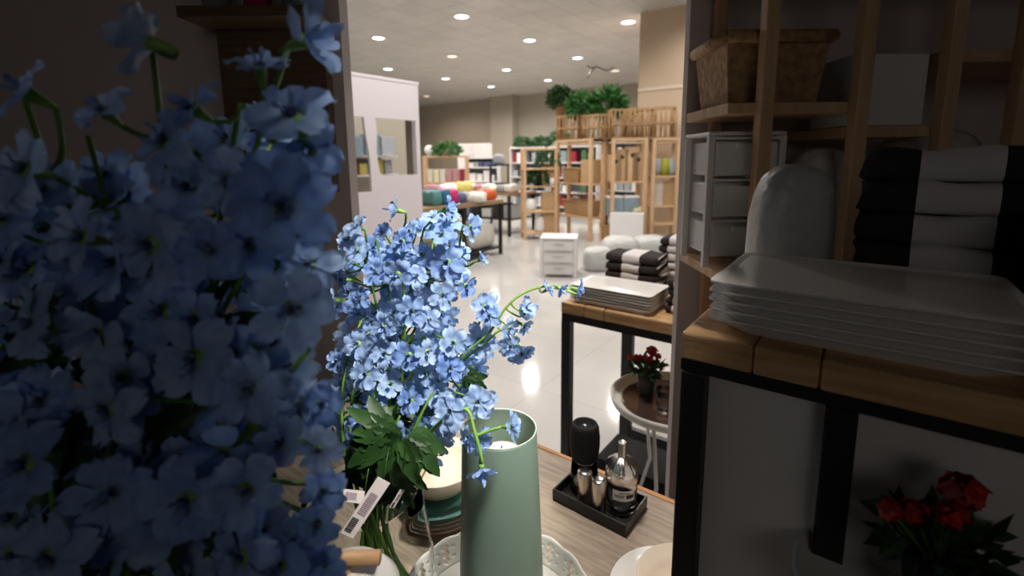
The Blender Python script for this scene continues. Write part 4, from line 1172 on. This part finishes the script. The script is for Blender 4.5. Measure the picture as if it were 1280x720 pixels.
# ------------------------------------------------------------------ low pine rack, white cabinet, black stool, far white shelves
g1 = ground(528, 11.2)
lr = rack(g1, 0.0, 1.05, 0.4, 1.52, (0.5, 0.95), 'low light-pine rack behind the white booth edge', 0.06)
rn = random.Random(8)
for k in range(6):
    mn = ['bed', 'lemon', 'bed', 'pink', 'pink', 'darkred'][k]
    carton('book_box', g1 + Vector((0.15 + k * .15, 0.18, 0.95)), 0, 0.12, 0.2, 0.30, M[mn], ['cream box', 'pale yellow box', 'off-white box', 'pink box', 'rose pink box', 'dark red box'][k] + ' in the row on the low pine rack', 'box', 'boxes on the low pine rack')
plant('trailing_plant', g1 + Vector((0.55, 0.2, 1.561)), 0.34, 0.14, M['leafmid'], 'trailing green plant on top of the low pine rack', 12, n=260, size=0.12, poth=0.06, potr=.1)
o = part('globe_lamp', MB().lathe([(0.0, 0.0), (0.06, 0.0), (0.03, 0.04)] + [(0.11 * math.sin(t_), 0.14 - 0.11 * math.cos(t_)) for t_ in [0.3 + 2.84 * i / 14 for i in range(15)]], 24), M['white'], loc=g1 + Vector((0.13, 0.2, 1.561)))
tag(o, 'white globe ornament at the left end of the low pine rack', 'ornament')
g2 = ground(572, 15.5)
wc = thing('white_cabinet', 'tall pale cabinet against the back wall left of the pilaster', 'cabinet', g2, -0.3)
part('body', MB().box(0, 1.05, 0.0, 0.4, 0, 1.98), M['white'], wc, 0.004)
for k in range(2): d_ = part('door', MB().box(0.01 + k * .52, 0.515 + k * .52, -0.02, -0.001, 1.25, 1.96), M['white'], wc, 0.004); part('handle', MB().box(0.44 + k * .12, 0.455 + k * .12, -0.04, -0.02, 1.5, 1.65), M['silver'], d_)
def bookshelf(loc, rz, w_, h_, levels, label, palette, seed, itemlab, grp, d_=0.35, cat_item='package', mt='white', top=True):
    t = thing('goods_shelf', label, 'shelf', loc, rz)
    part('back_board', MB().box(0, w_, d_, d_ + 0.02, 0, h_), M['greyblue'] if mt == 'white' else M[mt], t)
    for x in (-0.02, w_): part('side_panel', MB().box(x, x + 0.02, 0, d_, 0, h_), M[mt], t)
    for z_ in levels: part('shelf_board', MB().box(0.001, w_ - .001, 0, d_ - 0.001, z_ - 0.03, z_), M[mt], t)
    rn = random.Random(seed); R = Matrix.Rotation(rz, 3, 'Z')
    lv2 = sorted(levels)
    for li, z_ in enumerate(lv2[:-1]):
        gap = lv2[li + 1] - z_ - 0.05; x = 0.04
        while x < w_ - 0.14:
            wd = rn.uniform(0.09, 0.20)
            if rn.random() < 0.85:
                carton('product_pack', Vector(loc) + R @ Vector((x + wd / 2, 0.15, z_)), rz, wd * .9, 0.2, gap * rn.uniform(.45, .9), M[rn.choice(palette)], itemlab, cat_item, grp)
            x += wd + 0.015
    return t
bookshelf(ground(583, 12.3), RZ * .3, 0.80, 1.52, (0.5, 0.92, 1.28, 1.52), 'white shelf of upright books beside the black stool', ['white', 'silver', 'greyblue', 'white', 'navy'], 21, 'pale upright book on the white shelf beside the black stool', 'books beside the black stool')
st = thing('bar_stool', 'black open-frame stool in front of the pilaster', 'stool', ground(624, 11.0), 0)
for (x, y) in ((-.2, -.15), (.2, -.15), (-.2, .15), (.2, .15)): part('leg', MB().box(x - .02, x + .02, y - .02, y + .02, 0.0, 1.32), M['black'], st)
part('seat', MB().box(-.24, .24, -.18, .18, 1.32, 1.36), M['black'], st, 0.005)
part('stretcher', MB().box(-.18, .18, -.16, -.14, 0.9, 0.93).box(-.18, .18, .14, .16, 0.9, 0.93), M['black'], st)
blob('mesh_ornament', ground(624, 11.0, 1.36), 0.13, 0.1, 0.12, M['greycloth'], 'grey rounded ornament on top of the black stool', 'ornament', 4)
bookshelf(ground(638, 13.2), RZ, 2.6, 1.80, (0.25, 0.62, 1.0, 1.38, 1.78), 'long white shelf of home goods behind the pine racks', ['white', 'silver', 'greyblue', 'silver', 'charcoal', 'darkred', 'leafdull', 'greycloth'], 31, 'small home goods pack on the long white shelf behind the pine racks', 'packs on the long white shelf', 0.4)
bookshelf(ground(712, 13.6), RZ, 3.2, 1.95, (0.25, 0.62, 1.0, 1.38, 1.9), 'white goods shelf seen through the pine racks', ['white', 'silver', 'greyblue', 'darkred', 'charcoal', 'leafdull'], 32, 'small goods pack on the white shelf seen through the pine racks', 'packs seen through the pine racks', 0.4)
for k, (x, d) in enumerate(((655, 12.9), (676, 12.7), (700, 12.6))):
    plant('trailing_plant', ground(x, d + 0.9, 1.80 if k < 2 else 1.95), 0.25, 0.12, M['leafdull'], ['trailing greenery at the left end of the long white shelf top', 'trailing greenery in the middle of the long white shelf top', 'trailing greenery by the pine rack corner on the shelf top'][k], 40 + k, n=220, size=0.13, poth=0.05, potr=.1)

# narrow pine rack with plants left of the big racks
g3 = onz(657, 300, 0); g3 = Vector((g3.x - 0.03, g3.y, 0))
rack(g3, 0.12, 0.62, 0.4, 1.62, (0.12, 0.52, 0.98, 1.3), 'narrow pine rack with potted greenery left of the wicker baskets', 0.05)
plant('potted_grass', g3 + Vector((0.27, 0.2, 0.981)), 0.2, 0.1, M['leaf'], 'dark green grass pot on the narrow pine rack', 51, n=200, size=.1, poth=0.1, potr=.09, pot=M['charcoal'])
o = part('white_candle', MB().lathe([(0.0, 0.0), (0.05, 0), (0.05, 0.13), (0.0, 0.135)], 20), M['ceramic'], loc=g3 + Vector((0.52, 0.14, 0.981))); tag(o, 'small white pot at the right of the dark grass pot', 'pot')
for k, (x, z_, s) in enumerate(((0.30, 0.12, .30), (0.14, 0.52, .22))):
    o = part('glass_jug', MB().lathe([(0.0, 0.0), (0.08, 0.0), (0.10, 0.06), (0.09, s * .8), (0.06, s), (0.056, s), (0.085, s * .8), (0.09, 0.06), (0.0, 0.012)], 24), M['frost'], loc=g3 + Vector((x, 0.2, z_ + .001)))
    tag(o, ['frosted jug on the bottom shelf of the narrow pine rack', 'frosted jug on the second shelf of the narrow pine rack'][k], 'jug')
for k, z_ in enumerate((0.0, 0.46, 0.92)):
    q = onz(684, 297, 0)
    c_ = carton('wooden_planter', Vector((q.x, q.y, z_ + (0.04 if z_ else 0))), 0.1, 0.22, 0.2, 0.36 if z_ else .49, M['cardboard'], ['brown planter box at floor level beside the pine rack corner', 'brown planter box in the middle of the stack beside the rack corner', 'top brown planter box beside the pine rack corner'][k], 'planter')
plant('fern_pot', Vector((q.x, q.y, 1.32)), 0.18, 0.16, M['leafdull'], 'dusty green fern on top of the brown planter stack', 61, n=200, size=0.1, poth=0.05)

# ------------------------------------------------------------------ big pine racks
def rack_between(P, Q, depth, h_, levels, label, p=0.06):
    P = Vector(P); Q = Vector(Q); d = Q - P
    return rack(P, math.atan2(d.y, d.x), d.length, depth, h_, levels, label, p), math.atan2(d.y, d.x)
cor = onz(737, 302, 0); lft = onz(694, 293, 0); HR = 1.76
lv3 = (0.42, 1.02)
ra, rza = rack_between(lft, cor, 0.34, HR, (0.42, 1.02, 1.74), 'pine rack with wicker baskets, left face of the corner group')
c1 = onz(777, 302, 0); c2 = onz(806, 301, 0)
cs = cor + (c1 - cor).normalized() * 0.36
rb_, rzb = rack_between(cs, c2, 0.42, HR, (0.46, 1.06, 1.74), 'pine rack with tall card boxes, middle of the corner group')
c3 = c2 + (c2 - c1).normalized() * 0.02
c4 = onz(846, 300.5, 0)
rc_, rzc = rack_between(c2 + Vector((0.09, 0.02, 0)), c4, 0.34, HR, (0.30, 0.62, 1.15, 1.74), 'narrow pine rack with glass vases in front of the tan column')
def on(o_, x, y, z_): return o_.location + Matrix.Rotation(o_.rotation_euler.z, 3, 'Z') @ Vector((x, y, z_))
Lr = (cor - lft).length
basket(on(ra, Lr * .52, 0.21, 0.421), rza, Lr * .78, 0.30, 0.27, 'large wicker basket on the lower shelf of the left pine rack')
basket(on(ra, Lr * .36, 0.20, 1.021), rza, Lr * .44, 0.30, 0.26, 'wicker basket on the upper shelf of the left pine rack')
carton('cardboard_box', on(ra, Lr * .76, 0.22, 1.021), rza, 0.24, 0.28, 0.42, M['cardboard'], 'tall brown box beside the basket on the upper shelf')
for k in range(5):
    plant('red_flower_pot', on(ra, Lr * (.2 + .15 * k), 0.33, 0.70 - 0.279), 0.06, 0.10, M['leafmid'] if k % 2 else M['red'], 'small flowering pot behind the large wicker basket', 70 + k, n=70, poth=0.28, potr=.035, group='flower pots behind the large basket')
Lm = (c2 - cs).length
for k, (fx, wd, hh) in enumerate(((0.16, 0.22, .46), (0.34, 0.22, .56), (0.62, 0.26, .60), (0.80, 0.22, .5))):
    t = thing('birdhouse_box', ['leftmost tall card box with a round hole', 'second tall card box from the rack corner', 'third and tallest card box on the middle pine rack', 'card box nearest the tan column'][k] + ' on the upper shelf', 'box', on(rb_, Lm * fx, 0.2, 1.061), rzb)
    part('body', MB().box(-wd / 2, wd / 2, -.1, .1, 0, hh), M['cardboard'] if k % 2 else M['rack'], t, 0.004)
    part('hand_hole', MB().lathe([(0.0, 0), (0.035, 0), (0.035, 0.006), (0, 0.006)], 16).xf(Matrix.Rotation(PI / 2, 4, 'X')), M['charcoal'], t, loc=(0, -0.1, hh * .75))
for k, (fx, mn, lb) in enumerate(((0.2, 'greyblue', 'blue grey teapot box on the lower shelf, left'), (0.62, 'greyblue', 'blue grey box with white front on the lower shelf, right'))):
    carton('gift_box', on(rb_, Lm * fx, 0.2, 0.461), rzb, 0.3, 0.2, 0.3, M[mn], lb, lid=M['white'])
basket(on(rb_, Lm * .22, 0.21, 0.02 - .02), rzb, 0.5, 0.3, 0.28, 'wicker basket on the floor inside the middle pine rack')
o = part('round_gourd', MB().lathe([(0, 0), (0.08, 0), (0.14, .05), (0.13, .11), (0.05, .15), (0, .15)], 24), M['lemon'], loc=on(rb_, Lm * .84, 0.2, 0.461)); tag(o, 'round yellowish pot on the lower shelf near the tan column', 'pot')
Ln = (c4 - c2).length - 0.1
for k in range(3):
    o = part('glass_vase', MB().lathe([(0, 0), (0.07, 0), (0.09, 0.1), (0.085, .3), (0.08, .3), (0.082, .1), (0, .012)], 24), M['olive'] if k == 1 else M['greycloth'], loc=on(rc_, Ln * (.25 + .3 * k), 0.17, 1.151)); tag(o, ['left', 'middle olive', 'right'][k] + ' glass vase on the narrow rack before the column', 'vase')
for k in range(2):
    carton('mirror_box', on(rc_, Ln * (.3 + .4 * k), 0.2, 0.621), rzc, 0.2, 0.12, 0.42, M['cardboard' if k else 'bed'], ['pale upright box', 'brown upright box'][k] + ' on the middle shelf of the narrow rack', 'box')
# on top of the racks
zt_ = HR + 0.041
lattice_basket(on(ra, Lr * .30, 0.2, zt_), rza, 0.62, 0.36, 0.44, 'left cane lattice basket on top of the racks')
lattice_basket(on(ra, Lr * .88, 0.24, zt_), rza, 0.40, 0.34, 0.40, 'middle cane lattice basket on top of the racks')
lattice_basket(on(rb_, Lm * .42, 0.2, zt_), rzb, 0.56, 0.34, 0.48, 'dark-gapped cane lattice basket on top of the racks', n=9)
lattice_basket(on(rb_, Lm * .82, 0.2, zt_), rzb, 0.44, 0.34, 0.50, 'rightmost long cane basket over the middle rack end', n=6)
lattice_basket(on(rc_, Ln * .45, 0.17, zt_), rzc, 0.34, 0.30, 0.52, 'upright cane crate before the tan column', n=5)
def topplant(px, py, d, R, Hh, mt, lb, sd, n=420, size=None, h0=0.3):
    q = at(px, py, d); z0 = zt_ + 0.022
    return plant('potted_bush', Vector((q.x, q.y, z0)), R, Hh, M[mt], lb, sd, n=n, size=size or R * .35, poth=max(0.1, q.z - z0 - Hh * .55), potr=0.10)
topplant(701, 124, on(ra, Lr * .2, .2, 0).y * 1.0, 0.25, 0.22, 'leaf', 'dark round bush at the left end of the rack tops', 90, 700, .09)
topplant(727, 134, on(ra, Lr * .8, .2, 0).y, 0.24, 0.20, 'leafmid', 'bright leafy plant in the middle of the rack tops', 91, 360, .13)
topplant(760, 130, on(rb_, Lm * .35, .2, 0).y, 0.26, 0.24, 'leafmid', 'large-leaved green plant right of the middle on the rack tops', 92, 320, .16)
topplant(783, 143, on(rb_, Lm * .72, .2, 0).y, 0.18, 0.12, 'leafdull', 'small dull green plant near the tan column', 93, 200)

# ------------------------------------------------------------------ added dim right bay: riser on the table with platters and napkins
ra0, rb0 = -0.160, 0.534
RH = 1.255
rs = thing('display_riser', 'black-framed riser with a pine top standing close at right in the shade', 'display stand', AB(0, 0), RZ)
LR, DR = 0.66, 0.36
x = ra0
for wd in (0.075, 0.06, 0.525):
    part('plank', MB().box(x, x + wd - 0.001, rb0, rb0 + DR, RH - 0.032, RH), M['pine'], rs, 0.003); x += wd
part('frame', MB().box(ra0, ra0 + LR, rb0 + 0.002, rb0 + 0.02, RH - 0.046, RH - 0.0325).box(ra0, ra0 + LR, rb0 + DR - 0.02, rb0 + DR - .002, RH - 0.046, RH - 0.0325), M['black'], rs)
for (a, b) in ((ra0 + 0.014, rb0 + 0.014), (ra0 + 0.155, rb0 + 0.014), (ra0 + LR - 0.014, rb0 + 0.014), (ra0 + 0.014, rb0 + DR - .014), (ra0 + LR - 0.014, rb0 + DR - .014)):
    part('leg', MB().box(a - 0.0135, a + 0.0135, b - 0.0135, b + 0.0135, 0.75, RH - 0.047), M['black'], rs, 0.002)
part('infill_panel', MB().box(ra0 + 0.028, ra0 + LR - 0.028, rb0 + 0.020, rb0 + 0.026, 0.76, RH - 0.047), M['white'], rs, label='plain white infill panel behind the front legs')
part('side_infill', MB().box(ra0 + 0.010, ra0 + 0.016, rb0 + 0.03, rb0 + DR - .03, 0.76, RH - 0.047), M['white'], rs)
ctr = (onz(890, 362, RH) + onz(1258, 372, RH)) / 2
platters(5, AB(ra0 + 0.155, rb0 + 0.125, RH), RZ, 0.27, 0.21, 0.0105, lambda i, n: ordlab('white rectangular platter in shade on the riser at right')(i, n), 'platters on the shaded riser')
towels(5, AB(0.085, 0.832, RH), RZ, 0.19, 0.10, 0.042, ordlab('black and white napkin in shade behind the riser platters'), 'napkins on the shaded riser', 'folded_napkin', cat='napkin', seed=50)
towels(4, AB(0.235, 0.745, RH), RZ, 0.16, 0.11, 0.036, ordlab('black and white napkin in shade at the far right'), 'napkins at the far right', 'folded_napkin', cat='napkin', seed=55)
q = AB(-0.098, 0.842, RH); blob('wrapped_bundle', q, 0.056, 0.042, 0.098, M['sack'], 'shaded white bundle standing left of the napkins on the riser', 'bundle', 71, 0.08)
# wooden rack in the shade behind
K = 0.86
def kz(z): return 1.45 + (z - 1.45) * K
dr = thing('pine_rack', 'pine rack in shade against the right partition', 'shelf', (0, 0, 0))
for X in (0.575, 0.79, 0.985, 1.15, 1.45): part('post', MB().box(X * K - .013, X * K + .013, 0.95, 0.976, 0, 2.2), M['rack'], dr, .002)
for X in (0.575, 0.985, 1.45): part('post', MB().box(X * K - .013, X * K + .013, 1.18, 1.206, 0, 2.2), M['rack'], dr, .002)
for (xa, xb, z_) in ((0.50, 0.79, 1.575), (0.79, 0.985, 1.52), (0.985, 1.50, 1.685), (0.50, 1.50, 1.175), (0.50, 1.50, 1.925)):
    part('shelf_board', MB().box(xa * K, xb * K - .001, 0.977, 1.206, kz(z_) - 0.022, kz(z_)), M['rack'], dr, .002)
basket((0.625 * K, 1.09, kz(1.575) + .001), 0, 0.21, 0.17, 0.13, 'shaded wicker basket on the rack at upper right')
carton('white_box', (0.882 * K, 1.06, kz(1.52) + .001), 0, 0.15, 0.13, 0.14, M['white'], 'shaded plain white carton on the rack beside the wicker basket')
blob('wrapped_bundle', (0.80 * K, 1.09, kz(1.175) + .001), 0.07, 0.065, 0.135, M['sack'], 'shaded white bundle on the rack beneath the white carton', 'bundle', 72, 0.1)
blob('wrapped_bundle', (1.08 * K, 1.09, kz(1.175) + .001), 0.11, 0.07, 0.155, M['sack'], 'wide shaded white bundle on the rack at far right', 'bundle', 73, 0.1)
drawer_cart((0.575 * K, 1.09, kz(1.175) + .001), 0, 0.15, 0.13, 0.29, 'shaded white mini drawer unit on the rack beside the partition edge')
# red flowers on a small round pedestal tray at lower right
pp = at(1165, 700, 0.42)
ps = thing('pedestal_tray', 'round white pedestal tray in shade at the lower right corner', 'tray', (pp.x, pp.y, 0.75))
hp = pp.z - 0.75 - 0.055
part('tray_top', MB().lathe([(0, hp - .01), (0.085, hp - .01), (0.10, hp - .004), (0.103, hp + .010), (0.099, hp + .011), (0.094, hp), (0, hp)], 56), M['enamel'], ps)
part('pedestal', MB().lathe([(0.0, 0), (0.06, 0), (0.05, 0.01), (0.012, 0.03), (0.012, hp - .03), (0.03, hp - .0105)], 32), M['enamel'], ps)
red_pot((pp.x - 0.005, pp.y - 0.01, 0.75 + hp + .0005), 0.75, 'red geranium in shade on the pedestal tray at lower right')
tumbler((pp.x + 0.045, pp.y - 0.045, 0.75 + hp + .0005), 'small glass tumbler beside the shaded red geranium', 0.6, None)

# dark wooden ledge on the left partition behind the nearest flowers
lg = thing('wooden_ledge', 'dark wooden ledge on the left partition above the nearest flowers', 'shelf', (0, 0, 0))
z_ = at(370, 27, 1.5).z
part('ledge_board', MB().box(-0.93, -0.56, 1.42, 1.598, z_ - 0.03, z_), M['darkwood'], lg, .002)
part('side_board', MB().box(-0.90, -0.57, 1.55, 1.598, 1.35, z_ - 0.031), M['darkwood'], lg, .002)
for k, (X, mn, lb) in enumerate(((-0.86, 'greycloth', 'grey candle pot on the dark ledge at upper left'), (-0.74, 'magenta', 'dark pink candle pot in the middle of the dark ledge'), (-0.63, 'greyblue', 'blue grey candle pot at the right end of the dark ledge'))):
    o = part('candle_pot', MB().lathe([(0, 0), (0.035, 0), (0.042, .08), (0.038, .08), (0.034, .01), (0, .01)], 24), M[mn], loc=(X, 1.5, z_ + .0005)); tag(o, lb, 'candle')
